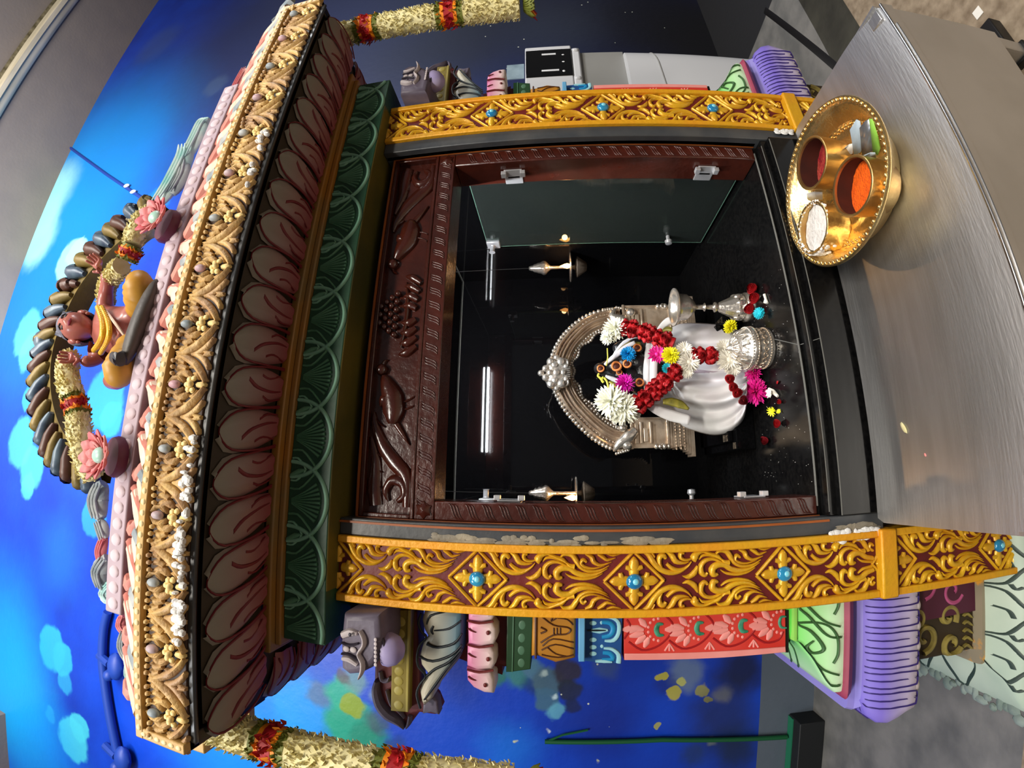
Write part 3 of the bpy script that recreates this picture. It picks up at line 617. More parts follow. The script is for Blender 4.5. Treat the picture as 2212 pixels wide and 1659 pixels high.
for i in range(N_):
    pb, lb = MB(), MB(); cx = -.73+pw*(i+.5); pet(pb, lb, (lambda cx: lambda t, v, h: (cx+v+cx*.10*t, sof(t)[0], sof(t)[1]-h-.001*0))(cx), 0, 0, pw*1.02, i % 2); q_ = S(pb, 'lotus_petal', 'petal_pink', so); S(lb, 'petal_vein', 'petal_line', q_)
for s in (-1, 1):
    for j in range(9):
        pb, lb = MB(), MB(); cy = .0+.078*j; pet(pb, lb, (lambda cy: lambda t, v, h: (s*(.685+.10*t), cy+v, sof(t)[1]-h))(cy), 0, 0, .080, j % 2); q_ = S(pb, 'lotus_petal', 'petal_pink', so); S(lb, 'petal_vein', 'petal_line', q_)
# dark underside ledge between petals and fascia
b = MB(); b.box(-.786, .786, -.203, -.190, .543, .63); b.box(-.786, -.762, -.195, WY-.002, .543, .60); b.box(.762, .786, -.195, WY-.002, .543, .60); b.box(-.75, .75, -.20, WY-.002, .56, .64)
S(b, 'eave_board', 'black_paint', sm=False, bevel=.003)
b = MB(); b.box(-.775, .775, -.207, -.200, .533, .545); S(b, 'eave_lip', 'grey_trim', bevel=.002)
# carved fascia
FY, f0, f1, FX = -.2184, .5432, .6507, .7888
b = MB(); b.box(-FX, FX, FY+.008, FY+.03, f0, f1); b.box(-FX, -FX+.02, FY+.02, -.02, f0, f1-.01); b.box(FX-.02, FX, FY+.02, -.02, f0, f1-.01); fa = S(b, 'fascia', 'fascia_brown', bevel=.002, label='gilded carved fascia along the roof edge')
b = MB(); b.box(-FX, FX, FY-.004, FY+.028, f1-.017, f1); b.box(-FX, -FX+.018, FY-.003, FY+.028, f0, f1); b.box(FX-.018, FX, FY-.003, FY+.028, f0, f1)
b.box(-1.03, -.78, .10, .12, .685, .785); b.box(.78, 1.03, .10, .12, .685, .785)
S(b, 'fascia_border', 'fascia_border', fa, bevel=.002)
b = MB()
k = -.77
while k < .78: b.ball((k, FY-.004, f1-.009), (.0055, .0025, .0055), 8, 5); k += .0175
for s in (-1, 1):
    for j in range(6): b.ball((s*(FX-.009), FY-.003, f0+.012+j*.0155), (.004, .002, .006), 8, 5)
S(b, 'bead_row', 'fascia_dot', fa)
b, b2, b3, b4 = MB(), MB(), MB(), MB(); per = .1053; F = lambda u, v, g: (u, FY+.008-g, v)
rr = random.Random(3)
for i in range(15):
    cx = -FX+per*(i+.5)
    for s in (-1, 1):
        f = lambda q: [(cx+s*a*per, f0+c*.088) for a, c in q]
        b.stroke(f([(.49, .84), (.44, .62), (.33, .36), (.17, .14), (.04, .02)]), [.009, .014, .0145, .012, .007], F, .013)
        b.stroke(f([(.505, .50), (.47, .30), (.36, .10), (.24, .0)]), [.006, .011, .012, .006], F, .009)
        for j in range(3):
            x = .37-.105*j; b.stroke(f([(x, .86-.02*j), (x+.035, .76-.06*j), (x-.01, .62-.08*j)]), [.008, .013, .009], F, .013)
            b.ball((cx+s*per*(x+.02), FY-.003, f0+.088*(.87-.02*j)), (.0042, .005, .0048), 6, 5)
        b.stroke(f([(.05, .60), (.13, .70), (.20, .55), (.12, .40)]), [.006, .012, .012, .006], F, .014)
        b.stroke(f([(.47, .95), (.49, .90), (.50, .85)]), [.003, .005, .003], F, .006)
        b.stroke(f([(.44, .95), (.455, .80), (.40, .70)]), [.004, .009, .005], F, .010); b.stroke(f([(.28, .48), (.31, .36), (.22, .26)]), [.004, .010, .005], F, .012); b.stroke(f([(.18, .34), (.16, .22), (.08, .18)]), [.005, .010, .005], F, .012); b.stroke(f([(.455, .20), (.49, .10), (.50, .0)]), [.004, .009, .006], F, .010)
    b2, b3 = MB(), MB(); b2.ball((cx, FY-.002, f0+.027), (.006, .006, .006), 8, 6)
    for a in range(5):
        an = PI*(a/4)*1.2-.3; b2.ball((cx+.010*math.cos(an), FY+.001, f0+.027+.011*math.sin(an)), (.0055, .004, .0055), 6, 5)
    b2.stroke([(cx, f0+.018), (cx, f0+.006), (cx, f0)], [.010, .012, .004], F, .01)
    b3.ball((cx, FY-.002, f0+.064), (.007, .008, .012), 10, 8)
    for s in (-1, 1): b.stroke([(cx+s*.004, f0+.048), (cx+s*.013, f0+.058), (cx+s*.014, f0+.074), (cx+s*.004, f0+.086)], [.005, .010, .010, .005], F, .016)
    S(b2, 'flower_boss', 'flower_yellow', fa); S(b3, 'oval_boss', 'face_pink' if i % 2 else 'slate_leaf', fa)
S(b, 'scroll_relief', 'fascia_gold', fa, sm=60)
b = MB()
for x, n in ((-.37, 14), (-.46, 16), (-.30, 8), (-.58, 18), (-.545, 12), (-.48, 8), (.29, 9), (.2, 6)):
    for _ in range(n): b.ball((x+R.gauss(0, .018), FY-.002, f0+R.uniform(-.002, .016)), (R.uniform(.003, .008), .006, R.uniform(.004, .008)), 6, 4)
S(b, 'chipped_plaster', 'plaster_white', fa)['kind'] = 'stuff'
# leaf cresting above the fascia on a sloping bed
b = MB(); b.grid([[(x, -.205, .648), (x, -.150, .70), (x, -.118, .80)] for x in (-.77, .77)]); b.box(-.77, .77, -.12, WY-.002, .62, .80); bed = S(b, 'roof_slab', 'plum', sm=False)
def slope(u, v, g): return (u, -.205+.085*v-g*.8, .652+.148*v+g*.5)
for i in range(16):
    bl, bs, bc = MB(), MB(), MB(); cx = -.765+.102*i; f = lambda q: [(cx+a, c) for a, c in q]
    bl.stroke(f([(.01, .0), (.03, .35), (.055, .65), (.06, .95)]), [.03, .045, .034, .008], slope, .016)
    bl.stroke(f([(.055, .05), (.075, .3), (.09, .55)]), [.03, .034, .008], slope, .014)
    bs.stroke(f([(.035, .02), (.048, .4), (.068, .8), (.062, 1.0)]), [.008, .014, .018, .008], slope, .024)
    bs.stroke(f([(.0, .95), (-.01, .75), (.003, .5), (.02, .35)]), [.012, .028, .026, .006], slope, .02)
    bc.stroke(f([(.086, .0), (.096, .3), (.10, .5)]), [.02, .026, .006], slope, .02)
    S(bl, 'cream_leaf', 'cream_leaf', bed); S(bs, 'salmon_scroll', 'salmon', bed); S(bc, 'slate_leaf', 'slate_leaf', bed)
b = MB(); b.box(-.64, .64, -.135, .10, .803, .853); ls = S(b, 'lilac_rail', 'lilac', bed, bevel=.004)
b = MB(); k = -.62
while k < .63: b.ball((k, -.135, .828), (.0125, .004, .015), 10, 6); k += .031
S(b, 'lilac_disc', 'lilac_dot', bed)
# finials and curling leaves standing on the rail
b1, b2, b3 = MB(), MB(), MB()
for pl, m, h in (([(345, 440), (372, 398), (398, 345), (402, 320)], b2, .035), ([(402, 345), (425, 300), (440, 270), (452, 262)], b2, .03), ([(372, 420), (392, 385), (400, 350)], b1, .028),
                 ([(560, 118), (545, 150), (528, 190)], b2, .022), ([(598, 78), (575, 98), (552, 122)], b1, .02), ([(530, 150), (512, 185), (500, 215)], b3, .018), ([(600, 38), (590, 48)], b1, .012),
                 ([(225, 1045), (212, 1080), (220, 1120)], b1, .032), ([(215, 1125), (222, 1145), (228, 1165)], b1, .02), ([(228, 1160), (218, 1190), (222, 1215)], b3, .018), ([(232, 1205), (216, 1235), (225, 1270)], b1, .026), ([(240, 1262), (226, 1282), (238, 1300)], b2, .018),
                 ([(275, 1360), (268, 1395), (285, 1430)], b1, .02), ([(285, 1420), (282, 1455), (296, 1480)], b2, .018), ([(268, 1330), (262, 1350), (275, 1370)], b3, .016), ([(300, 1500), (292, 1520), (302, 1535)], b1, .012)):
    mt_ = ('slate_leaf', 'grey_leaf_finial') if m is b1 else (('teal_white', 'mint_leaf_finial') if m is b2 else ('lotus_rose', 'rose_leaf_finial')); mm = MB()
    q = [PY(a, c, -.07) for a, c in pl]; P_, _ = smooth([tuple(v) for v in q]); mm.tube(P_, [h*(.35+.65*math.sin(PI*min(.95, (i+.6)/len(P_)))) for i in range(len(P_))], 12, .55, up=Vector((0, 1, 0)))
    rd = Vector((q[-1]-q[0])).normalized(); up_ = Vector((-rd.z, 0, rd.x))
    for k in (-1, 0, 1):
        qq = [v+up_*h*.38*k+Vector((0, -h*.50, 0)) for v in q]; PP, _ = smooth([tuple(v) for v in qq]); mm.tube(PP, [h*.12*(.3+math.sin(PI*min(.97, (i+.5)/len(PP)))) for i in range(len(PP))], 6)
    S(mm, mt_[1], mt_[0], bed)
for cx_, cy_, tilt in ((348, 478, 1), (232, 985, -1)):
    p = PY(cx_, cy_, -.16); ax = Vector((0, -1, .25)).normalized()
    b = MB(); b.lathe([(0, 0), (.040, 0), (.042, .010), (.038, .02), (0, .022)], p+Vector((0, .03, 0)), 24, ax); lo = S(b, 'roof_lotus', 'plum', bed)
    b = MB()
    for r_, n_, L_ in ((.028, 10, .036), (.018, 8, .026)):
        for k in range(n_):
            a = 2*PI*k/n_+r_*40; d = Vector((math.cos(a), 0, math.sin(a))); b.petal(p+d*r_*.5-Vector((0, .010, 0)), d+ax*.35, ax, L_, L_*.8, .25, .2)
    S(b, 'lotus_petals', 'lotus_rose', bed, solid=.003); b = MB(); b.ball(p-Vector((0, .018, 0)), (.016, .010, .019), 12, 8); S(b, 'lotus_centre', 'mint', bed)

# ------------------------------------------------------------ side columns (traced on the left, mirrored to the right)
def rim(pl): return pl
YS = .065
b = MB(); b2 = MB(); b3 = MB()
el = [(740, 1320), (734, 1380), (735, 1440), (752, 1454), (776, 1452), (800, 1440), (818, 1420), (824, 1380), (820, 1320)]
pxcut(b, [(x, y+6) for x, y in el], -.04, .15, .012)
br = S2(b, 'makara_bracket', 'eleph_grey', label='violet grey bracket carved as a beast head')
pxstroke(b2, [(778, 1362), (786, 1378), (786, 1394), (775, 1412), (783, 1430), (782, 1450), (775, 1466)], [7, 8, 8, 7, 9, 8, 3], -.042, .012)
for q in [(811, 1380, 1440)]:
    for k in range(7): pxball(b2, 811, 1382+k*9, 3.4, -.042, 4.2)
pxball(b2, 748, 1402, 7, -.042, 6); pxball(b2, 763, 1404, 7, -.042, 6); pxstroke(b2, [(740, 1422), (755, 1424), (772, 1436)], [8, 12, 8], -.042, .006); pxstroke(b2, [(740, 1372), (757, 1366), (772, 1368)], [14, 16, 8], -.042, .006)
S2(b2, 'pale_trim', 'eleph_pale', br)
pxball(b3, 756, 1371, 3.4, -.052, 4); pxstroke(b3, [(738, 1388), (755, 1394), (774, 1390)], [4, 6, 4], -.042, .006); pxstroke(b3, [(738, 1412), (755, 1414), (774, 1426)], [4, 5, 4], -.042, .006); pxstroke(b3, [(826, 1378), (832, 1400), (826, 1430)], [5, 8, 5], -.03, .006)
S2(b3, 'dark_groove', 'eleph_dark', br)
b = MB()
for s in (-1, 1):
    p = PY(838, 1402, -.01); p.x *= -s if s > 0 else 1; p.x = s*abs(p.x); b.lathe([(.030, 0), (.031, -.008), (.026, -.022), (.014, -.032), (0, -.036)], p+Vector((0, 0, .004)), 20, sy=.9)
MT['dome_violet'] = mat('dome_violet2', (150, 138, 190), .45, col2=(205, 198, 205), nscale=10, mix=.7); S2(b, 'bud_drop', 'dome_violet', br)
b = MB(); b2 = MB()
pxcut(b, [(812, 1320), (808, 1470), (814, 1518), (832, 1545), (858, 1562), (876, 1574), (886, 1566), (905, 1540), (940, 1545), (948, 1540), (938, 1516), (925, 1502), (906, 1500), (900, 1320)], YS+.012, .05, .006)
sc_ = S2(b, 'scroll_bracket', 'oxide_red', label='dull red carved bracket with a curled grey leaf')
pxstroke(b2, [(815, 1470), (812, 1490), (820, 1520), (838, 1542), (860, 1556), (874, 1572)], [10, 16, 20, 22, 18, 4], YS+.008, .018); pxstroke(b2, [(822, 1450), (826, 1468), (838, 1470), (842, 1462)], [6, 9, 8, 4], YS+.008, .012); pxstroke(b2, [(836, 1490), (846, 1520), (862, 1534), (874, 1550)], [6, 9, 8, 4], YS+.008, .012)
pxstroke(b2, [(886, 1545), (884, 1560), (878, 1572)], [8, 10, 4], YS+.008, .012); pxcut(b2, [(915, 1505), (930, 1500), (944, 1515), (948, 1545), (930, 1540), (912, 1543)], YS+.006, .03, .004)
S2(b2, 'grey_curl', 'eleph_grey', sc_)
b = MB(); pxcut(b, [(849, 1318), (844, 1536), (881, 1539), (887, 1318)], YS-.012, .03, .002); ys = S2(b, 'olive_strip', 'olive_strip', label='olive strip with a row of round studs')
b = MB(); [pxball(b, x, y, 10, YS-.012, 10, .2) for x, y in [(866, 1343), (865, 1369), (864, 1396), (863, 1425), (862, 1450), (861, 1471), (861, 1492), (861, 1523)]]
pxcut(b, [(881, 1318), (876, 1538), (881, 1539), (887, 1318)], YS-.016, .01, .001); S2(b, 'stud', 'olive_dot', ys)
b = MB(); b2 = MB()
pxcut(b, [(915, 1318), (909, 1340), (914, 1362), (922, 1376), (910, 1395), (904, 1418), (907, 1438), (922, 1458), (912, 1476), (904, 1496), (908, 1518), (914, 1529), (932, 1512), (940, 1490), (965, 1458), (988, 1430), (997, 1408), (1000, 1318)], YS-.018, .07, .012)
tp = S2(b, 'lotus_capital', 'teal_petal', sm=60, label='cream and teal lotus petal capital')
for pl, w in (([(996, 1340), (970, 1358), (938, 1362)], [3, 5, 3]), ([(936, 1352), (932, 1362), (936, 1370)], [4, 6, 3]), ([(998, 1368), (980, 1390), (945, 1398), (922, 1390)], [3, 6, 6, 8]), ([(998, 1392), (975, 1415), (935, 1428), (906, 1418)], [3, 6, 6, 5]), ([(998, 1400), (970, 1430), (940, 1445), (922, 1460)], [3, 6, 6, 5]), ([(996, 1410), (965, 1445), (940, 1480), (916, 1512)], [3, 4, 6, 3]),
               ([(910, 1325), (904, 1345), (911, 1365), (921, 1377), (907, 1393), (901, 1418), (904, 1440), (920, 1460), (907, 1478), (900, 1500), (908, 1530)], 5), ([(960, 1322), (930, 1330), (922, 1348)], [3, 5, 3])): pxstroke(b2, pl, w, YS-.018, .0035)
S2(b2, 'petal_line', 'ink', tp, sm=60)
b = MB(); b2 = MB()
for pl in ([(1010, 1318), (1010, 1342), (1040, 1345), (1062, 1342), (1070, 1330), (1070, 1318)], [(1009, 1343), (1010, 1392), (1040, 1398), (1066, 1394), (1073, 1380), (1072, 1358), (1062, 1345)], [(1008, 1394), (1007, 1440), (1030, 1450), (1062, 1448), (1070, 1435), (1069, 1410), (1058, 1398)], [(1006, 1446), (1008, 1472), (1022, 1488), (1045, 1499), (1066, 1501), (1067, 1470), (1058, 1452)]):
    pxcut(b, pl, YS-.03, .07, .010)
to = S2(b, 'petal_torus', 'torus_pink', sm=60, label='rounded pink petals with dark dots')
for q in [(1054, 1367), (1054, 1424), (1048, 1480)]: pxball(b2, q[0], q[1], 4.2, YS-.032, 5, .5)
for y in (1344, 1396, 1450): pxstroke(b2, [(1009, y-4), (1035, y+2), (1066, y-2)], [4, 5, 4], YS-.027, .004)
for y in (1358, 1412, 1462): pxstroke(b2, [(1011, y-1), (1018, y+4), (1028, y+8)], [3, 4, 2], YS-.031, .002)
S2(b2, 'torus_mark', 'maroon_paint', to)
b = MB(); pxcut(b, [(990, 1318), (990, 1422), (1085, 1458), (1090, 1318)], YS+.02, .05, .001); pxcut(b, [(1066, 1318), (1066, 1440), (1105, 1440), (1105, 1318)], YS+.012, .05, .002); S2(b, 'dark_neck', 'maroon_paint', sm=False)
b = MB(); pxcut(b, [(1095, 1318), (1093, 1452), (1103, 1452), (1146, 1446), (1152, 1318)], YS-.004, .06, .002); gb_ = S2(b, 'bottle_green_band', 'bottle_green', label='dark green painted band with pale dots')
b = MB()
for x, y in [(1128, 1350), (1127, 1378), (1126, 1405), (1126, 1432)]: pxball(b, x, y, 7.5, YS-.004, 10, .12)
pxcut(b, [(1108, 1318), (1105, 1452), (1108, 1452), (1111, 1318)], YS-.006, .004, .001); S2(b, 'pale_dot', 'dot_green', gb_)
b = MB(); pxcut(b, [(1149, 1318), (1147, 1420), (1163, 1420), (1200, 1434), (1243, 1424), (1245, 1318)], YS-.01, .06, .010); vs_ = S2(b, 'vase_moulding', 'vase_ochre', sm=60, label='ochre vase shaped moulding with carved brown lines')
b = MB()
for pl, w in (([(1158, 1322), (1157, 1422)], 5), ([(1168, 1330), (1195, 1350), (1225, 1355), (1232, 1362), (1222, 1370), (1195, 1372), (1168, 1388)], 3.5), ([(1196, 1330), (1190, 1342), (1210, 1330)], 3), ([(1172, 1395), (1195, 1380), (1240, 1388)], 3), ([(1170, 1404), (1200, 1392), (1240, 1402)], 3), ([(1170, 1414), (1205, 1420), (1240, 1415)], 3), ([(1182, 1398), (1200, 1412), (1225, 1418)], 3), ([(1205, 1335), (1225, 1338), (1238, 1350)], 3), ([(1168, 1355), (1180, 1362), (1168, 1368)], 4), ([(1196, 1356), (1196, 1370)], 2.5), ([(1203, 1356), (1203, 1370)], 2.5), ([(1210, 1356), (1210, 1370)], 2.5)):
    if len(pl) == 2: pl = [pl[0], ((pl[0][0]+pl[1][0])/2, (pl[0][1]+pl[1][1])/2), pl[1]]
    pxstroke(b, pl, w, YS-.0105, .0025)
S2(b, 'carved_line', 'brown_ink', vs_)
b = MB(); pxcut(b, [(1250, 1318), (1250, 1430), (1263, 1430), (1264, 1318)], YS-.022, .04, .002); S2(b, 'blue_fillet', 'sky_bar')
b = MB(); pxcut(b, [(1263, 1318), (1262, 1428), (1342, 1434), (1345, 1318)], YS-.004, .06, .001); cb = S2(b, 'cobalt_band', 'cobalt', label='cobalt band with white drops and a pale scalloped hem')
b, b2, b3 = MB(), MB(), MB()
for y in (1346, 1382, 1398, 1412): pxball(b, 1281, y, 8, YS-.004, 5, .2)
pxstroke(b, [(1277, 1362), (1295, 1362), (1313, 1361)], [6, 14, 5], YS-.004, .002); pxball(b, 1300, 1396, 3.5, YS-.004, 4, .2); pxball(b, 1299, 1345, 3, YS-.004, 4, .2)
pxstroke(b, [(1302, 1332), (1322, 1334), (1336, 1345), (1336, 1368), (1325, 1383), (1306, 1384)], [6, 8, 9, 9, 9, 5], YS-.004, .003); pxstroke(b, [(1304, 1400), (1322, 1402), (1336, 1414), (1336, 1432)], [5, 8, 10, 11], YS-.004, .003); pxstroke(b, [(1286, 1428), (1305, 1428), (1322, 1430)], [6, 9, 4], YS-.004, .003)
pxstroke(b2, [(1300, 1344), (1318, 1346), (1325, 1358), (1318, 1372), (1300, 1376)], [8, 10, 12, 10, 8], YS-.004, .002); pxstroke(b2, [(1302, 1410), (1318, 1412), (1324, 1424), (1300, 1424)], [8, 10, 10, 6], YS-.004, .002); pxstroke(b3, [(1268, 1362), (1290, 1362), (1308, 1362)], [3, 4, 2], YS-.0065, .001)
S2(b, 'pale_hem', 'pale_cyan', cb); S2(b2, 'azure_scallop', 'azure', cb); S2(b3, 'ink_line', 'ink', cb)
b = MB(); pxcut(b, [(1345, 1318), (1348, 1426), (1560, 1421), (1698, 1409), (1697, 1318)], YS, .06, .002); rp = S2(b, 'flower_panel', 'panel_red', sm=False, label='red painted panel of pink petals round green hearts')
bp1, bc1, bg1 = MB(), MB(), MB()
pxcut(bp1, [(1349, 1412), (1349, 1426), (1560, 1421), (1698, 1409), (1697, 1397), (1560, 1407)], YS-.002, .004, .001)
for i, (cx, cy) in enumerate([(1332, 1360), (1424, 1360), (1511, 1357), (1606, 1352), (1690, 1344)]):
    pxstroke(bc1, [(min(1692, a_), c_) for a_, c_ in [(cx-2, cy-40), (cx+22, cy-22), (cx+30, cy-4), (cx+16, cy+20), (cx-8, cy+38), (cx-38, cy+44), (cx-66, cy+26)]][(3 if cx > 1680 else 0):] if cx > 1340 else [(cx+22, cy-22), (cx+30, cy-4), (cx+16, cy+20)], 4.5, YS, .0012)
    for a, L_ in ((-2.3, 24), (-2.9, 30), (2.9, 32), (2.45, 28), (2.0, 24)):
        if cx < 1340: continue
        ux, uy = math.cos(a), -math.sin(a)*-1
        x0, y0_ = cx-14+ux*20, cy+4+uy*14
        if x0-ux*0 < 1352: continue
        pxstroke(bp1, [(x0, y0_), (x0+ux*L_*.5, y0_+uy*L_*.5), (x0+ux*L_, y0_+uy*L_)], [6, 15, 5], YS, .0014)
    if cx < 1680: pxstroke(bp1, [(cx+12, cy), (cx+30, cy-1), (cx+48, cy-2)], [5, 20, 7], YS, .0014)
    for k in range(8):
        a = PI/2+PI*k/7; x, y = cx-2+22*math.cos(a)*-1*-1, cy-22*math.sin(a)*-1
        if 1350 < x < 1694: pxball(bp1, x-0, cy+(24*math.sin(a)) if 0 else cy+24*math.cos(PI*k/7), 3, YS, 3.4, .3)
    if cx > 1340:
        pxstroke(bg1, [(cx+8, cy-12), (cx-2, cy-11), (cx-6, cy), (cx-2, cy+11), (cx+9, cy+12)], [5, 10, 12, 10, 5] if cx < 1680 else [3, 6, 7, 6, 3], YS, .0018)
        for u_ in ((-1, 0, 1) if cx < 1680 else ()): pxstroke(bp1, [(cx+22, cy+30), (cx+22+u_*5, cy+38), (cx+22+u_*10, cy+46)], [2, 4, 4], YS, .0012)
S2(bp1, 'pink_petal', 'panel_pink', rp); S2(bc1, 'crimson_outline', 'panel_crimson', rp); S2(bg1, 'green_heart', 'panel_green', rp)
b = MB(); pxcut(b, [(1697, 1318), (1697, 1410), (1704, 1410), (1704, 1318)], YS+.004, .06, .001); S2(b, 'black_fillet', 'black_paint', sm=False)

# ------------------------------------------------------------ plinth mouldings run round three sides: profile rows of (half width, front y, z)
def around(mb, prof, x_in=.45, seg=1):
    for s in (-1, 1):
        rows = []
        for X, Yf, z in prof: rows.append([(s*x_in, Yf, z), (s*(X-.02), Yf, z), (s*(X-.006), Yf+.002, z), (s*(X-.001), Yf+.008, z), (s*X, Yf+.02, z), (s*X, WY-.003, z)])
        mb.grid(rows, flip=s < 0)
def onring(prof, s, u, g=0, side=False):          # point on the moulding: u = x (front) or y (side), t handled by caller
    pass
def ring_at(prof, t):
    n = len(prof)-1; f = max(0, min(n-1e-6, t*n)); i = int(f); k = f-i
    return tuple(prof[i][j]+(prof[i+1][j]-prof[i][j])*k for j in range(3))
def ring_stroke(mb, prof, pl, w, h, side=False):
    h += .0018  # pl = [(u, t)], u measured outward from the centre line (front) or backward (side)
    for s in (-1, 1):
        def F(u, t, g):
            X, Yf, z = ring_at(prof, t)
            return (s*(X+g), u, z) if side else (s*min(u, X-.004), Yf-g, z)
        hgt = abs(prof[0][2]-prof[-1][2])
        P, Wd = smooth(pl, w, 6); rows = []
        for i, p in enumerate(P):
            a, c = P[max(i-1, 0)], P[min(i+1, len(P)-1)]; tx, ty = c[0]-a[0], (c[1]-a[1])*hgt; L_ = math.hypot(tx, ty) or 1; nx, ny = -ty/L_, tx/L_
            w2 = Wd[i]/2; rows.append([F(p[0]+nx*w2*k, p[1]+ny*w2*k/hgt, h*g) for k, g in ((-1, -.5), (-.6, .8), (0, 1), (.6, .8), (1, -.5))])
        mb.grid(rows)
gp = [(.655, .072, -.440), (.665, .070, -.468), (.668, .066, -.474), (.70, .06, -.50), (.745, .05, -.525), (.768, .046, -.545), (.772, .05, -.562)]
b = MB(); around(b, gp); around(b, [(.772, .05, -.562), (.70, .08, -.566)]); gm = S2(b, 'green_cyma', 'lime', sm=60, label='flaring moulding of pale green leaves')
b = MB(); b2 = MB()
ring_stroke(b2, gp, [(.46, .16), (.55, .16), (.66, .16)], .012, .004); ring_stroke(b2, gp, [(.09, .16), (.4, .16), (.75, .16)], .012, .004, True)
for c in (.56, .655): 
    for pl, w in (([(c-.03, .2), (c-.015, .45), (c+.02, .62), (c+.03, .5), (c+.018, .42), (c+.006, .5)], [.003, .006, .006, .006, .005, .003]), ([(c-.03, .24), (c-.028, .6), (c-.005, .80), (c+.03, .83), (c+.05, .76)], .005), ([(c+.012, .2), (c+.03, .4), (c+.062, .62), (c+.074, .86)], .005), ([(c+.024, .2), (c+.05, .42), (c+.09, .66), (c+.095, .9)], .005)): ring_stroke(b, gp, pl, w, .0025)
for c in (.16, .30, .44, .58):
    for pl, w in (([(c-.05, .2), (c-.03, .5), (c, .7), (c+.04, .9)], .005), ([(c-.02, .2), (c, .5), (c+.03, .7), (c+.07, .9)], .005)): ring_stroke(b, gp, pl, w, .0025, True)
S2(b, 'leaf_line', 'lime_line', gm); S2(b2, 'lime_fillet', 'lime_bar', gm)
rl = [(.70, .078, -.564), (.775, .048, -.560), (.784, .042, -.568), (.776, .048, -.580), (.72, .09, -.585)]
b = MB(); around(b, rl); S2(b, 'rose_lip', 'rose_lip', sm=60)
vp = [(.72, .10, -.580), (.74, .10, -.59), (.822, .075, -.592), (.826, .072, -.606), (.815, .058, -.613)]
b = MB(); around(b, vp); S2(b, 'violet_step', 'violet_flat', sm=30, label='flat violet step above the ribbed moulding')
kp = [(.80, .058, -.610), (.826, .045, -.618), (.838, .034, -.634), (.840, .028, -.655), (.834, .028, -.675), (.824, .026, -.692), (.818, .026, -.712), (.81, .034, -.722), (.76, .08, -.724)]
b = MB(); around(b, kp); km = S2(b, 'ribbed_violet_moulding', 'violet', sm=60, label='violet moulding ribbed with pale rounded tips')
b = MB(); b2 = MB()
x = .47
while x < .80:
    b2_ = [(x-.014, .02), (x-.015, .5), (x-.012, .78), (x, .86), (x+.012, .78), (x+.015, .5), (x+.014, .02)]; ring_stroke(b, kp, b2_, .0028, .002)
    ring_stroke(b, kp, [(x, .05), (x, .3), (x, .62)], [.002, .003, .001], .002); ring_stroke(b, kp, [(x-.001, .73), (x, .75), (x+.001, .77)], [.004, .006, .004], .003)
    x += .040
y = .08
while y < .74: ring_stroke(b, kp, [(y-.014, .02), (y-.015, .5), (y-.012, .78), (y, .86), (y+.012, .78), (y+.015, .5), (y+.014, .02)], .0028, .002, True); ring_stroke(b, kp, [(y, .05), (y, .3), (y, .62)], [.002, .003, .001], .002, True); y += .040
S2(b, 'violet_groove', 'violet_line', km)
b = MB()
x = .49
while x < .80: 
    for s in (-1, 1): b.ball((s*(x-.0), .034, -.716), (.014, .008, .010), 10, 6)
    x += .040
S2(b, 'pale_tip', 'eleph_pale', km)
cp = [(.752, .085, -.722), (.752, .085, -.925)]
b = MB(); around(b, cp); ca = S2(b, 'carved_dado', 'umber', sm=30, label='carved olive and magenta scroll band of the plinth')
b, b2, b3 = MB(), MB(), MB()
def spiral(cx, ct, r, turns=1.3, d=1, a0=0): return [(cx+d*r*(1-k/16)*math.cos(a0+turns*2*PI*k/16), ct+r/.2*(1-k/16)*math.sin(a0+turns*2*PI*k/16)) for k in range(14)]
for m_k, x0 in ((b, .715), (b2, .60)):
    for c, t, r, d, a0 in ((x0-.015, .30, .034, 1, 0), (x0+.01, .68, .030, -1, 2), (x0-.05, .62, .028, 1, 1), (x0-.055, .2, .02, -1, 0)):
        ring_stroke(m_k, cp, spiral(c, t, r, 1.3, d, a0), .0135, .007)
    for k in range(7): ring_stroke(m_k, cp, [(x0+.03-.016*k, .08), (x0+.022-.016*k, .14), (x0+.024-.016*k, .2)], [.004, .009, .003], .005)
    for k in range(6): ring_stroke(m_k, cp, [(x0+.03-.017*k, .97), (x0+.02-.017*k, .90), (x0+.024-.017*k, .84)], [.004, .009, .003], .005)
for y in (.18, .32, .46, .6): ring_stroke(b, cp, spiral(y, .5, .05, 1.3, 1, 0), .010, .006, True)
S2(b, 'olive_scroll', 'olive_carve', ca); S2(b2, 'magenta_scroll', 'magenta_carve', ca)
b3 = MB(); 
for s in (-1, 1): b3.box(*sorted((s*.50, s*.662)), .078, .09, -.924, -.724)
S2(b3, 'magenta_ground', 'magenta_dark', ca, sm=False)
b = MB(); around(b, [(.752, .085, -.924), (.778, .062, -.926), (.780, .060, -.942), (.75, .085, -.944)]); S2(b, 'ochre_ledge', 'ledge_mix', sm=30)
lp = [(.765, .08, -.915), (.79, .06, -.925), (.82, .05, -.936), (.845, .04, -.945), (.862, .028, -.958), (.868, .02, -ZO)]
lp = [(.76, .075, -.928), (.785, .05, -.938), (.80, .02, -.943), (.825, .0, -.95), (.85, -.015, -.960), (.86, -.02, -ZO)]
b = MB(); around(b, lp); lb_ = S2(b, 'lotus_base', 'sage', sm=60, label='pale sage lotus base resting on the floor')
b = MB()
for c in (.55, .655, .76):
    for pl in ([(c-.05, .05), (c-.045, .4), (c-.02, .7), (c, .98)], [(c+.05, .05), (c+.045, .4), (c+.02, .7), (c, .98)], [(c-.01, .2), (c-.005, .45), (c+.01, .55)], [(c+.045, .5), (c+.055, .6), (c+.05, .75)]): ring_stroke(b, lp, pl, .005, .0025)
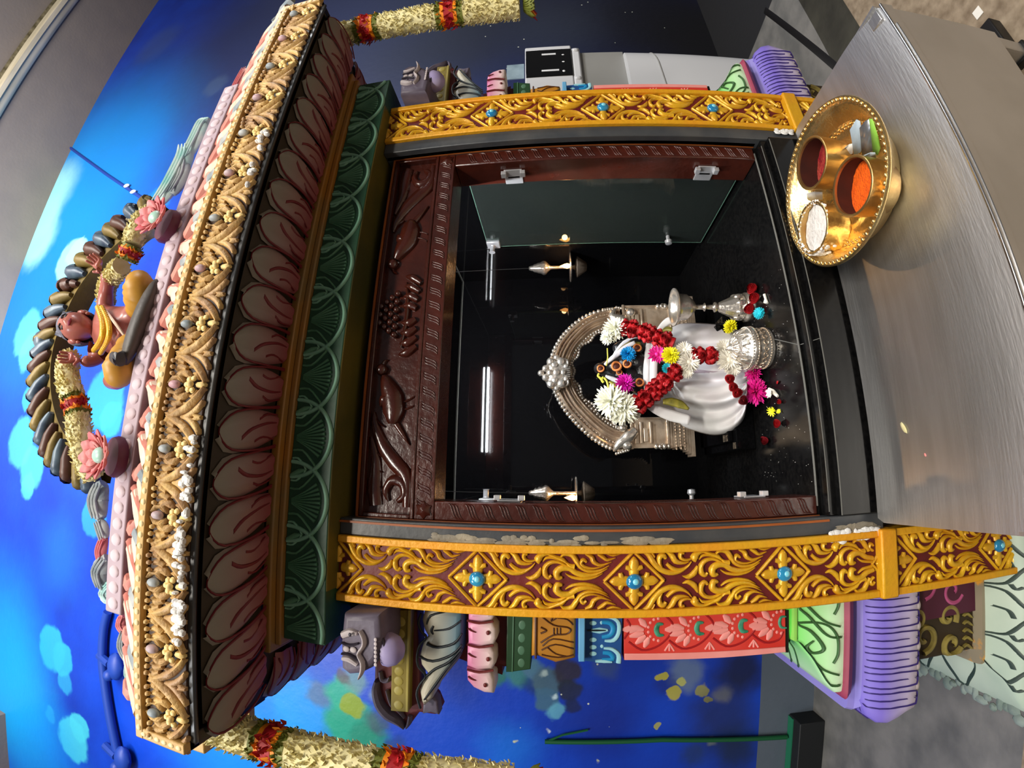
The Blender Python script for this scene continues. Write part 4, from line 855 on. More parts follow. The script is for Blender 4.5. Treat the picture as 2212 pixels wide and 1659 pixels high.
for c in (.14, .26, .38, .5, .62):
    for pl in ([(c-.05, .05), (c-.045, .4), (c-.02, .7), (c, .98)], [(c+.05, .05), (c+.045, .4), (c+.02, .7), (c, .98)]): ring_stroke(b, lp, pl, .005, .0025, True)
S2(b, 'lotus_line', 'sage_line', lb_)
b = MB()
for s in (-1, 1):
    for i in range(46): b.ball((s*(.868+R.gauss(0, .008)), .0+i*.016, -ZO+.002), (R.uniform(.008, .02), R.uniform(.008, .02), .006), 7, 4)
S2(b, 'cement_smear', 'cement')

# ============================================================ WOODEN DOOR FRAME, DOORS, LIGHT
WF = thing('door_frame', 'carved brown varnished wooden frame round the black niche opening', 'door frame', (0, .06, NF))
FYF = .034
b = MB(); b.box(-.4165, -.380, FYF, .112, NF+.001, .222); b.box(.380, .4175, FYF, .112, NF+.001, .222); S2(b, 'jamb', 'wood_brown', WF, bevel=.003)
b = MB(); b.box(-.4165, .4175, FYF, .112, .222, .262); rl_ = S(b, 'top_rail', 'wood_brown', WF, bevel=.002)
b = MB(); b.box(-.4165, .4175, FYF+.014, .08, .262, .375); pn = S(b, 'carved_panel', 'wood_brown', WF, sm=False)
b = MB(); b.box(-.4165, .4175, FYF-.002, FYF+.02, .262, .270); b.box(-.4165, .4175, FYF-.002, FYF+.02, .366, .375); b.box(-.4165, -.408, FYF-.002, FYF+.02, .27, .366); b.box(.409, .4175, FYF-.002, FYF+.02, .27, .366); S(b, 'panel_moulding', 'wood_brown', WF, bevel=.002)
def ess(mb, c0, horizontal, w, F):
    for k in (-.0055, 0, .0055):
        q = [(-.013+k*.5, -w*.42), (-.006+k, -w*.36), (-.001+k, -w*.1), (.004+k, w*.3), (.011+k*.5, w*.42)]
        mb.stroke([(c0+a, c) for a, c in q], [.001, .0028, .003, .0028, .001], F, .0022, 3)
b = MB()
z = NF+.03
while z < .20:
    ess(b, z, 0, .034, lambda u, v, g: (-.398+v, FYF-g, u)); ess(b, z, 0, .034, lambda u, v, g: (.399+v, FYF-g, u)); z += .031
x = -.39
while x < .40: ess(b, x, 1, .032, lambda u, v, g: (u, FYF-g, .243+v)); x += .031
for x in (-.398, .399): b.lathe([(0, .006), (.012, .003), (.015, 0)], (x, FYF-.001, .242), 12, (0, -1, 0), fn=lambda a, z: 1+.2*math.cos(6*a))
S(b, 'chain_carving', 'wood_brown', rl_, sm=60)
b = MB(); F = lambda u, v, g: (u, FYF+.014-g, v)
for s in (-1, 1):
    k = lambda q: [(s*a, c) for a, c in q]
    b.stroke(k([(.385, .30), (.372, .285), (.350, .290), (.345, .312), (.365, .325), (.385, .318)]), [.01, .02, .024, .022, .016, .006], F, .012)
    b.stroke(k([(.395, .28), (.34, .283), (.31, .31), (.28, .335), (.24, .355), (.21, .36)]), [.02, .03, .034, .03, .02, .006], F, .010)
    b.stroke(k([(.395, .345), (.36, .350), (.31, .350), (.26, .362)]), [.03, .034, .024, .008], F, .009)
    for j in range(5): b.stroke(k([(.36-.03*j, .335), (.35-.03*j, .350), (.335-.03*j, .360)]), [.003, .006, .003], F, .014)
    b.stroke(k([(.235, .318), (.21, .318), (.18, .324), (.155, .335), (.135, .345)]), [.020, .050, .052, .034, .014], F, .018)     # bird body
    b.ball((s*.122, FYF+.008, .350), (.013, .012, .012), 10, 7); b.stroke(k([(.116, .352), (.104, .346), (.100, .338)]), [.010, .008, .002], F, .014)
    b.stroke(k([(.235, .31), (.255, .295), (.275, .280)]), [.016, .012, .003], F, .010); b.stroke(k([(.19, .302), (.185, .288), (.178, .276)]), [.006, .005, .004], F, .006); b.stroke(k([(.205, .302), (.202, .288), (.197, .276)]), [.006, .005, .004], F, .006)
    b.stroke(k([(.20, .345), (.185, .338), (.17, .318)]), [.006, .026, .008], F, .024)
    for j in range(4): b.stroke(k([(.012+.020*j, .285-.002*j), (.02+.022*j, .300), (.018+.024*j, .316)]), [.014, .020, .006], F, .012)
for i in range(4):
    for j in range(6-i): b.ball(((j-(5-i)/2)*.019, FYF+.006, .328+.012*i), (.0075, .008, .0065), 8, 6)
b.stroke([(-.075, .312), (0, .304), (.075, .312)], [.006, .012, .006], F, .014)
S(b, 'bird_and_lotus_relief', 'wood_brown', pn, sm=60)
b = MB(); b.box(-.4175, .4185, FYF-.004, FYF, .376, .380); b.box(-.4185, -.4165, FYF-.004, FYF, NF, .38); b.box(.4175, .4195, FYF-.004, FYF, NF, .38); S(b, 'orange_bead', 'orange_line', WF, sm=False)
for s, nm in ((1, 'clear glass door swung inward against the granite side wall nearer the small white bowl side'), (-1, '')):
    xg = s*.403
    D = thing('glass_door', 'clear glass niche door folded inward on the side of the brass tray, seen broad' if s > 0 else 'clear glass niche door folded inward opposite the brass tray, seen nearly edge on', 'glass door', (xg, .25, -.488), 'glass doors of the niche')
    b = MB(); b.box(xg-.004, xg+.004, .092, .435, -.488, .205); g = S(b, 'glass_panel', 'glass', D, sm=False)
    b = MB(); b.box(xg-.0041, xg+.0041, .0905, .092, -.488, .205); b.box(xg-.0042, xg+.0042, .435, .4372, -.488, .205); b.box(xg-.0042, xg+.0042, .092, .435, -.4902, -.488); b.box(xg-.0042, xg+.0042, .092, .435, .205, .2065); S(b, 'ground_edge', 'glass_edge', g, sm=False)
    for hz in (.085, -.385):
        b = MB(); xi = s*.3795; h = .022
        b.box(*sorted((xi, xi+s*-.003)), .06, .111, hz-h, hz+h)                       # plate on the jamb
        b.box(xg-.009, xg-.004, .075, .118, hz-h*1.3, hz+h*1.3) if s > 0 else b.box(xg+.004, xg+.009, .075, .118, hz-h*1.3, hz+h*1.3)
        b.box(*sorted((xi-s*.003, xg)), .082, .090, hz-h*.72, hz+h*.72)
        hg = S(b, 'hinge', 'chrome', D, sm=False, bevel=.0015)
        b = MB()
        for dz in (-h*1.05, h*1.05): b.box(*sorted((xi-s*.002, xi-s*.012)), .062, .078, hz+dz-.006, hz+dz+.006)
        S(b, 'knuckle', 'chrome', hg, sm=False, bevel=.001)
    b = MB(); b.box(*sorted((xg-.010, xg+.010)), .400, .438, .165, .207); b.tube([(xg-s*.012, .42, .19), (xg-s*.035, .42, .19)], .008, 12); S(b, 'corner_clip', 'chrome', D, bevel=.002)
    b = MB(); b.lathe([(0, 0), (.006, 0), (.006, .012), (.012, .018), (.010, .028), (0, .03)], (xg-s*.004, .40, -.37), 14, (-s, 0, 0)); S(b, 'knob', 'chrome', D)
b = MB(); b.tube([PZ(0, 0, 9) if 0 else Vector((-.21, .128, .343)), Vector((.23, .128, .343))], .0035, 12)
TL = thing('tube_lamp', 'white tube lamp fixed under the niche ceiling, its streak mirrored on the black back wall', 'lamp', (0, .128, .335)); S(b, 'tube', 'glow_tube', TL)
b = MB(); b.box(-.23, .25, .1250, .1310, .349, .3545); S(b, 'batten', 'white_plastic', TL, bevel=.001)

# ============================================================ FLOWERS
def mum_mesh(name, m, layers, L, w, dome=.9, seed=0, core=None):
    b = MB(); r_ = random.Random(seed)
    for li, (n, el, k) in enumerate(layers):          # n petals, elevation angle, length factor
        for j in range(n):
            a = 2*PI*(j+r_.random()*.6)/n+li*.4; e = el+r_.gauss(0, .08)
            d = Vector((math.cos(a)*math.cos(e), math.sin(a)*math.cos(e), math.sin(e)*dome)); nn = Vector((-math.cos(a)*math.sin(e), -math.sin(a)*math.sin(e), math.cos(e)))
            b.petal(d*L*.12, d, nn, L*k*r_.uniform(.9, 1.08), w, -.12 if el > .6 else .18, .3, 3, .5)
    if core: b.ball((0, 0, L*.22), (L*.24, L*.24, L*.14), 10, 6)
    b.ball((0, 0, -L*.02), L*.32, 8, 6)
    me = bpy.data.meshes.new(name); me.from_pydata(b.v, [], b.f); me.update(); me.polygons.foreach_set('use_smooth', [True]*len(me.polygons)); me.materials.append(MT[m]); return me
FULL = [(22, -.25, 1), (22, .05, 1), (20, .35, .97), (16, .68, .92), (12, 1.0, .86), (7, 1.35, .8)]
DAISY = [(13, .02, 1), (11, .22, .9)]
FM = {k: mum_mesh('mum', m, ly, 1, w, seed=i) for i, (k, m, ly, w) in enumerate([('white', 'mum_white', FULL, .22), ('cream', 'mum_cream', FULL[:4], .22), ('magenta', 'mum_magenta', FULL, .22), ('pink', 'mum_pink', FULL, .24), ('yellow', 'mum_yellow', FULL, .3), ('blue', 'mum_blue', FULL, .3), ('cyan', 'mum_cyan', FULL[:4], .3), ('daisy', 'mum_pink', DAISY, .34), ('ydaisy', 'mum_yellow', DAISY, .24), ('cdaisy', 'mum_cream', DAISY[:2], .3)])}
def rosette(mb, c, r, nrm, rnd):
    c = Vector(c); q = Vector((0, 0, 1)).rotation_difference(Vector(nrm).normalized())
    for k in range(4):
        rr = r*(1-.23*k); n = 14; a0 = rnd.random()*6
        rows = [[], [], []]
        for j in range(n+1):
            a = a0+2*PI*j/n; wv = 1+.10*math.sin(3*a+k)+rnd.uniform(-.05, .05)
            for i, (f, h) in enumerate(((.62, -.1), (.98, .35+.13*k), (.80, .62+.17*k))):
                p = Vector((rr*f*wv*math.cos(a), rr*f*wv*math.sin(a), r*h)); p.rotate(q); rows[i].append(c+p)
        mb.grid(rows)
    mb.ball(c, r*.7, 8, 5)
def rose_mesh(name, m, seed):
    b = MB(); rosette(b, (0, 0, 0), 1, (0, 0, 1), random.Random(seed)); me = bpy.data.meshes.new(name); me.from_pydata(b.v, [], b.f); me.update(); me.polygons.foreach_set('use_smooth', [True]*len(me.polygons)); me.materials.append(MT[m]); return me
FM['rose'] = rose_mesh('rose', 'rose_red', 4); FM['rose2'] = rose_mesh('rose', 'rose_dark', 5)
def flower(kind, name, p, r, nrm=(0, -1, .5), parent=None, label=None, cat='flower', group=None, spin=0):
    me = FM[kind]; o = bpy.data.objects.new(name, me); C.objects.link(o)
    q = Vector((0, 0, 1)).rotation_difference(Vector(nrm).normalized()) @ Matrix.Rotation(spin, 3, 'Z').to_quaternion()
    o.rotation_mode = 'QUATERNION'; o.rotation_quaternion = q; o.scale = (r, r, r)
    if parent: o.parent = parent; o.location = Vector(p)-base_of(parent)
    else: o.location = Vector(p)+Vector((0, 0, ZO)); o['base'] = tuple(p); tag(o, label, cat, group)
    if parent and label: o['label'] = label
    return o
def rope(mb, path, r, rnd, n_len=None, rr=.0095):        # garland rope of small rosettes
    P = [Vector(p) for p in path]
    for i in range(len(P)-1):
        L = (P[i+1]-P[i]).length; m = max(1, int(L/(rr*1.15))); t = (P[i+1]-P[i]).normalized(); a_ = t.orthogonal().normalized(); b_ = t.cross(a_)
        for j in range(m):
            c = P[i].lerp(P[i+1], (j+rnd.uniform(-.4, .4))/m); k0 = rnd.random()*6; nn = max(5, int(2*PI*r/(rr*1.5)))
            for k in range(nn):
                an = k0+2*PI*k/nn; d = a_*math.cos(an)+b_*math.sin(an); rosette(mb, c+d*(r-rr*.45), rr*rnd.uniform(.85, 1.15), d+t*rnd.uniform(-.3, .3), rnd)
    mb.tube(P, r*.8, 10)

# ============================================================ SILVER ARCH, PLINTH, IDOL
AY = .44
pl_ = MB(); pl_.box(-.275, .075, .27, .50, NF, NF+.052); pl_.box(-.255, .055, .285, .49, NF+.052, NF+.066)
tag(build(pl_, 'idol_plinth', 'granite_black', sm=False, bevel=.003), 'low black stone plinth under the idol and silver arch', 'plinth')
AR = thing('silver_arch', 'embossed silver arch with a beaded rim standing behind the idol', 'arch', (-.1, AY, NF+.066))
cl = [(1545, 952), (1500, 948), (1440, 938), (1380, 938), (1340, 945), (1310, 935), (1272, 902), (1240, 866), (1216, 826), (1213, 800), (1222, 768), (1242, 738), (1272, 710), (1310, 692), (1345, 690), (1400, 690), (1450, 692), (1500, 694)]
arc = [(1352, 946), (1328, 944), (1296, 926), (1264, 897), (1238, 866), (1221, 832), (1214, 800), (1220, 768), (1238, 738), (1266, 712), (1300, 696), (1340, 690)]
ap = [tuple(PY(*q, AY)) for q in arc]; AP, _ = smooth(ap, None, 5); AP = [Vector(p) for p in AP]; hw = pxs(1250, 880, AY)*23
def band(off0, off1, h0, h1, mb):
    rows = []
    for i, p in enumerate(AP):
        t = (AP[min(i+1, len(AP)-1)]-AP[max(i-1, 0)]).normalized(); n = Vector((t.z, 0, -t.x)); rows.append([p+n*(off0+(off1-off0)*k/6)*hw+Vector((0, -(h0+(h1-h0)*0)-0*k, 0))-Vector((0, h1*math.sin(PI*k/6), 0)) for k in range(7)])
    mb.grid(rows)
b = MB()
rows = []
for i, p in enumerate(AP):
    t = (AP[min(i+1, len(AP)-1)]-AP[max(i-1, 0)]).normalized(); n = Vector((t.z, 0, -t.x)); rows.append([p+n*o*hw+Vector((0, y, 0)) for o, y in ((-1, .012), (-1, -.004), (-.4, -.012), (.4, -.012), (1, -.004), (1, .012))])
b.grid(rows, True)
for o0, o1, h in ((-.95, -.6, .006), (-.52, -.30, .005), (-.26, .1, .010), (.14, .32, .005), (.36, .62, .006)): band(o0, o1, .008, h+.008, b)
fr = S(b, 'arch_band', 'silver_warm', AR, sm=60)
b = MB(); b2 = MB(); dist = 0; last = AP[0]; k = 0
for i in range(1, len(AP)):
    seg = (AP[i]-AP[i-1]).length; t = (AP[i]-AP[i-1]).normalized(); n = Vector((t.z, 0, -t.x)); m = max(1, round(seg/.0085))
    for j in range(m):
        p = AP[i-1].lerp(AP[i], j/m)
        b.ball(p-n*hw*1.14-Vector((0, .004, 0)), (.0066, .007, .0066), 8, 6)
        b2.ball(p+n*hw*(1.06+.16*math.sin(k*.9))+Vector((0, -.005, 0)), (.0052, .006, .0052), 8, 5); k += 1
        b2.ball(p+n*hw*.80-Vector((0, .012, 0)), (.0035, .003, .0035), 6, 4); b.ball(p-n*hw*.55-Vector((0, .012, 0)), (.002, .002, .002), 5, 4)
S(b, 'beaded_rim', 'silver', fr, sm=60); S(b2, 'inner_scroll_rim', 'silver', fr, sm=60)
kp_ = PY(1203, 808, AY-.012); s0 = pxs(1203, 808, AY-.012)
b = MB(); b.ball(kp_, (36*s0, .022, 28*s0), 20, 12)
for dx, dz, r in ((0, 0, 11), (0, -14, 8), (0, 14, 9), (-17, 4, 10), (17, 4, 10), (-24, -10, 11), (24, -10, 11), (-25, 12, 10), (25, 12, 10), (-10, 24, 8), (10, 24, 8), (0, 34, 7), (-34, 0, 7), (34, 0, 7), (-14, -20, 7), (14, -20, 7)):
    b.ball(kp_+Vector((dx*s0, -.014, dz*s0)), (r*s0, r*s0*.9, r*s0), 10, 7)
for s in (-1, 1):
    q = [kp_+Vector((s*a*s0, -.016, c*s0)) for a, c in [(8, -4), (20, -2), (30, -12), (24, -24), (12, -20), (14, -10)]]; P_, _ = smooth([tuple(v) for v in q]); b.tube(P_, 3.2*s0, 8)
for k in range(-3, 4): b.tube([kp_+Vector((k*3*s0, -.018, -12*s0)), kp_+Vector((k*4.5*s0, -.016, -28*s0))], 1.6*s0, 6)
S(b, 'lion_mask', 'silver', AR, sm=60)
for nm, xs_, side in (('left', ((1358, 1450), (904, 968)), 1), ('right', ((1345, 1450), (664, 722)), -1)):
    (a0, a1), (c0, c1) = xs_
    p0, p1 = PY(a1, c1 if side > 0 else c0, AY), PY(a0, c0 if side > 0 else c1, AY); X0, X1 = sorted((p0.x, p1.x)); Z0, Z1 = sorted((p0.z, p1.z))
    b = MB(); b.box(X0, X1, AY-.015, AY+.015, Z0, Z1)
    for z_, h_ in ((Z1-.004, .004), (Z0+.004, .004)): b.box(X0-.002, X1+.002, AY-.020, AY+.016, z_-h_, z_+h_)
    for x_ in (X0+.002, X1-.002): b.box(x_-.002, x_+.002, AY-.019, AY+.016, Z0, Z1)
    w_ = X1-X0
    for k, (z_, h_, xa, xb) in enumerate(((Z1-.018, .005, .15, .8), (Z1-.030, .0035, .15, .85), (Z1-.043, .006, .2, .65), (Z1-.057, .003, .15, .85), (Z0+.012, .004, .12, .9))): b.box(X0+w_*xa, X0+w_*xb, AY-.022, AY-.01, z_-h_, z_+h_)
    cg = S(b, 'arch_column', 'silver_warm', AR, sm=30, bevel=.0012)
    b = MB(); xo = X0 if side > 0 else X1
    for k, (dz, r) in enumerate(((.012, .007), (.024, .009), (.037, .007), (.047, .008))): b.ball((xo+side*.004, AY-.018, Z0+dz), (r, .008, r*.8), 10, 7)
    q = [Vector((xo+side*.002, AY-.02, Z0+.030))+Vector((side*math.cos(a)*r, 0, math.sin(a)*r)) for a, r in [(k*.7, .010-.001*k) for k in range(8)]]; b.tube(q, .002, 6)
    S(b, 'scroll_ornament', 'silver', cg, sm=60)
    b = MB()
    if side > 0: body = [(1372, 930), (1352, 948), (1336, 960), (1328, 972)]
    else: body = [(1352, 695), (1335, 690), (1322, 682), (1330, 668)]
    q = [PY(u, v, AY-.02) for u, v in body]; P_, _ = smooth([tuple(v) for v in q]); b.tube(P_, [.013, .015, .017, .018, .016, .015, .014, .013, .012, .010, .009, .006, .004][:len(P_)], 12, 1)
    hp = PY(*( (1345, 925) if side > 0 else (1338, 708)), AY-.026); b.ball(hp, (.011, .012, .012), 10, 8); b.ball(PY(*((1355, 962) if side > 0 else (1362, 675)), AY-.022), (.013, .014, .015), 12, 8)
    for k in range(6): b.ball(PY(1332+k*5, (980-k*1.5) if side > 0 else (664+k*1), AY-.014), .005, 8, 5)
    S(b, 'mythic_beast', 'silver', AR, sm=60)
    b = MB()
    zz = Z0
    for k, (wl, hh) in enumerate(((0, .007), (.004, .006), (-.002, .006), (.003, .007), (-.003, .005), (.006, .006), (.012, .008), (.018, .006), (.026, .012))):
        z_n = zz-hh; z_n = max(z_n, NF+.066); b.box(X0-(wl if side > 0 else 0), X1+(wl if side < 0 else 0)+(.02 if side > 0 else 0), AY-.018-.0007*k, AY+.015, z_n+.0008, zz)
        for j in range(12):
            if k in (1, 3, 5): b.ball((X0-(wl if side > 0 else 0)+(X1-X0+.02)*j/12, AY-.0185-.0007*k, (zz+z_n)/2), .0032, 6, 4)
        zz = z_n
        if zz <= NF+.0665: break
    S(b, 'stepped_base', 'silver_warm', AR, sm=30)

IY = .34
ID = thing('deity_idol', 'black stone idol with orange ringed discs wrapped in pleated white cloth', 'idol', (-.1, IY, NF+.066))
def pv(x, y, Y): return PY(x, y, Y)
si = pxs(1350, 800, IY)
b = MB()
P_, W_ = smooth([tuple(pv(*q, IY)) for q in [(1293, 797), (1305, 797), (1330, 797), (1360, 800), (1400, 806), (1440, 806)]], [9, 17, 27, 38, 56, 50]); b.tube(P_, [w*si for w in W_], 24, .8, up=Vector((0, 1, 0)))
for x, y, r, ry, dy in ((1296, 796, 13, 12, -.01), (1330, 792, 19, 17, -.035), (1352, 786, 18, 18, -.04), (1376, 752, 25, 22, -.035), (1392, 742, 24, 20, -.01), (1345, 752, 22, 16, -.01), (1380, 782, 22, 20, -.045), (1382, 828, 24, 24, -.045), (1388, 858, 20, 26, -.035), (1395, 800, 24, 30, -.045), (1340, 812, 16, 12, -.03), (1365, 815, 18, 22, -.04), (1366, 738, 16, 12, .0)):
    b.ball(pv(x, y, IY+dy), (ry*si, 16*si, r*si), 16, 10)
idb = S(b, 'stone_figure', 'idol_black', ID, sm=60, label='black stone figure')
for x, y, r, dy in ((1298, 796, 6.2, -.046), (1332, 791, 8.5, -.064), (1355, 786, 7, -.066), (1338, 804, 5, -.056), (1377, 751, 7, -.064), (1382, 826, 7, -.074)):
    p = pv(x, y, IY+dy-.006); rr_ = r*si; b = MB(); q = [p+Vector((math.cos(a)*rr_, -.0015*math.sin(2*a), math.sin(a)*rr_*1.05)) for a in [2*PI*k/18 for k in range(19)]]; b.tube(q, rr_*.30, 7, cap=False); o_ = S(b, 'sandal_ring', 'sandal_ring', idb, sm=60)
    b = MB(); b.ball(p, (rr_*.8, .003, rr_*.85), 12, 6); b.tube([p, p+Vector((0, .022, 0))], rr_*.8, 10); S(b, 'dark_disc', 'sandal_core', idb)
# white ribbon bands with gold edging
def ribbon(mb, pts, w, Y0, Y1, lift=0):
    P_, W_ = smooth([(x, y, Y0+(Y1-Y0)*i/(len(pts)-1)) for i, (x, y) in enumerate(pts)], w, 5); rows = []
    for i, p in enumerate(P_):
        a, c = P_[max(i-1, 0)], P_[min(i+1, len(P_)-1)]; tx, ty = c[0]-a[0], c[1]-a[1]; L_ = math.hypot(tx, ty) or 1; nx, ny = -ty/L_, tx/L_
        rows.append([pv(p[0]+nx*W_[i]*k/2, p[1]+ny*W_[i]*k/2, p[2]-lift-.002*math.cos(k*1.4)) for k in (-1, -.5, 0, .5, 1)])
    mb.grid(rows)
b, b2 = MB(), MB()
ribbon(b, [(1306, 788), (1320, 776), (1335, 764), (1352, 750), (1372, 740)], [4, 9, 11, 10, 8], IY-.045, IY-.05, .004); ribbon(b, [(1326, 766), (1338, 750), (1352, 738), (1372, 733), (1396, 742), (1430, 760)], [3, 6, 8, 8, 8, 8], IY-.02, IY-.05)
ribbon(b2, [(1330, 764), (1344, 752), (1360, 743), (1384, 742)], [3, 6, 8, 6], IY-.03, IY-.05, .004)
ribbon(b, [(1308, 812), (1322, 818), (1340, 826), (1360, 840)], [4, 9, 10, 8], IY-.045, IY-.05, .004); ribbon(b2, [(1316, 824), (1326, 830), (1342, 842)], [3, 10, 12], IY-.03, IY-.04, .002)
ribbon(b, [(1385, 850), (1400, 872), (1420, 886), (1450, 898), (1490, 908)], [10, 16, 20, 24, 20], IY-.06, IY-.10); ribbon(b, [(1408, 742), (1425, 712), (1442, 695), (1460, 690)], [8, 12, 16, 14], IY-.04, IY-.06)
ribbon(b2, [(1432, 868), (1450, 868), (1470, 874), (1488, 884)], [10, 18, 18, 4], IY-.10, IY-.115, .005); ribbon(b2, [(1424, 722), (1440, 712), (1452, 712)], [3, 12, 8], IY-.04, IY-.06, .004)
rb = S(b, 'white_ribbon', 'cotton', ID, solid=.002); S(b2, 'gold_edging', 'ribbon_gold', rb, solid=.0015)
# pleated white cloth: left and right silhouettes traced, front bulges to the camera
L_e = [(1398, 868), (1420, 884), (1450, 896), (1475, 920), (1505, 932), (1545, 940), (1580, 932), (1604, 908), (1612, 880)]
R_e = [(1398, 748), (1420, 730), (1445, 712), (1468, 700), (1500, 698), (1540, 700), (1575, 704), (1600, 718), (1616, 744)]
LE, _ = smooth(L_e, None, 4); RE, _ = smooth(R_e, None, 4)
b = MB(); rows = []; nP = 110
for i in range(len(LE)):
    t = i/(len(LE)-1); row = []
    for k in range(nP+1):
        u = k/nP; x_ = LE[i][0]*(1-u)+RE[i][0]*u; y_ = LE[i][1]*(1-u)+RE[i][1]*u
        dep = math.sin(PI*u)**.6*(.045+.10*t-.02*t*t)
        fold = (.009+.016*t)*(math.sin(u*46+2.6*math.sin(3*t+1))*.42+math.sin(u*21+1.7*t)*.8+math.sin(t*13+7*u)*.34)*math.sin(PI*u)**.5
        x_ += 0
        e_ = max(0, (t-.45)/.55); row.append(pv(x_, y_, IY+.02-.105*e_*e_*(3-2*e_)*(1-math.sin(PI*u)*.75)-dep-fold))
    rows.append(row)
b.grid(rows); rows2 = [[r[k] for r in (rows[-1],)] for k in range(0)]
last = rows[-1]; b.grid([last, [Vector((p.x*.9-.01, max(p.y, .262), p.z-.004)) for p in last]])
pc_ = S(b, 'pleated_cloth', 'cotton', ID, sm=60, solid=.0015)
b = MB(); kk = int(nP*.56)      # shade of a deep fold painted along one pleat
b.grid([[r[kk+d]+Vector((0, -.0022, 0)) for d in (-2, -1, 0, 1, 2)] for r in rows[6:-2]]); S(b, 'fold_shade', 'cotton_fold_shade', pc_, sm=60)
b = MB(); P_, _ = smooth([tuple(pv(x, y, IY-.05-.02*math.sin(PI*k/6))) for k, (x, y) in enumerate([(1403, 745), (1400, 770), (1398, 795), (1398, 820), (1400, 845), (1404, 868)])], None, 5)
b.tube(P_, .006, 8, 1.6); P_, _ = smooth([tuple(pv(x, y, IY-.056-.03*math.sin(PI*k/5))) for k, (x, y) in enumerate([(1415, 735), (1414, 765), (1412, 800), (1413, 835), (1418, 872)])], None, 5); b.tube(P_, .007, 8, 1.4); S(b, 'neck_fold', 'cotton', ID)
b = MB(); b.box(-.19, .0, IY-.03, IY+.08, NF+.066, NF+.08); S(b, 'seat', 'cotton_shade', ID, bevel=.004)

# ------------------------------------------------------------ flowers hung on and laid round the idol
GA = thing('deity_garland', 'red rose and white chrysanthemum garland hung in a Y on the idol', 'garland', tuple(pv(1560, 775, .20)))
rn = random.Random(11)
b = MB(); rope(b, [pv(1350, 709, .245), pv(1385, 714, .235), (pv(1420, 728, .225)), pv(1456, 742, .215)], .0175, rn); S(b, 'rose_strand', 'rose_red', GA)
b = MB(); rope(b, [pv(1376, 876, .245), pv(1408, 850, .235), pv(1440, 820, .225), pv(1468, 792, .215)], .0185, rn); S(b, 'rose_strand', 'rose_red', GA)
b = MB(); rope(b, [pv(1503, 769, .205), pv(1528, 768, .20), pv(1550, 769, .196)], .0160, rn); S(b, 'rose_strand', 'rose_red', GA)
s_ = pxs(1350, 800, .24)
for x, y, r, yy, nr, kd in ((1330, 712, 27, .25, (.2, -1, .4), 'white'), (1312, 730, 15, .25, (0, -1, .6), 'white'), (1320, 866, 33, .245, (-.2, -1, .6), 'white'), (1346, 882, 33, .245, (-.1, -1, .2), 'white'), (1332, 895, 17, .25, (-.4, -.8, .2), 'white'),
                          (1478, 757, 18, .205, (.2, -1, .2), 'cream'), (1488, 782, 21, .20, (0, -1, .1), 'cream'), (1484, 802, 14, .205, (-.2, -1, .1), 'cream'), (1565, 752, 18, .195, (.2, -1, .1), 'cream'), (1574, 778, 24, .19, (0, -1, .3), 'cream'), (1582, 795, 17, .19, (-.3, -1, .2), 'cream'), (1372, 895, 11, .25, (-.5, -.8, 0), 'cream')):
    flower(kd, 'chrysanthemum', pv(x, y, yy), r*s_, nr, GA, spin=rn.random()*6)
b = MB(); b.tube([pv(1312, 752, .25), pv(1313, 772, .26), pv(1310, 790, .268)], .0016, 6); P_, _ = smooth([tuple(pv(x, y, .262)) for x, y in [(1317, 846), (1313, 830), (1310, 822), (1303, 815), (1300, 822), (1304, 826), (1297, 817), (1292, 812), (1294, 807)]], None, 4); b.tube(P_, .0028, 7); S(b, 'yellow_tie', 'stalk', GA)
for kd, nm, x, y, r, yy, nr, lb in (('blue', 'blue_chrysanthemum', 1357, 765, 16, .268, (.1, -1, .3), 'bright blue chrysanthemum tucked on the idol beside the right red strand'), ('magenta', 'magenta_chrysanthemum', 1350, 829, 20, .262, (-.1, -1, .3), 'magenta chrysanthemum tucked on the idol beside the left white bloom'),
        ('daisy', 'pink_daisy', 1419, 766, 19, .222, (0, -1, .1), 'deep pink open daisy at the middle of the idol chest'), ('yellow', 'yellow_chrysanthemum', 1448, 768, 18, .21, (0, -1, .2), 'bright yellow chrysanthemum where the red strands meet'), ('cyan', 'cyan_daisy', 1442, 796, 11, .214, (0, -1, .1), 'small cyan flower half hidden under the yellow chrysanthemum')):
    flower(kd, nm, pv(x, y, yy), r*s_, nr, label=lb, group=None, spin=rn.random()*6)
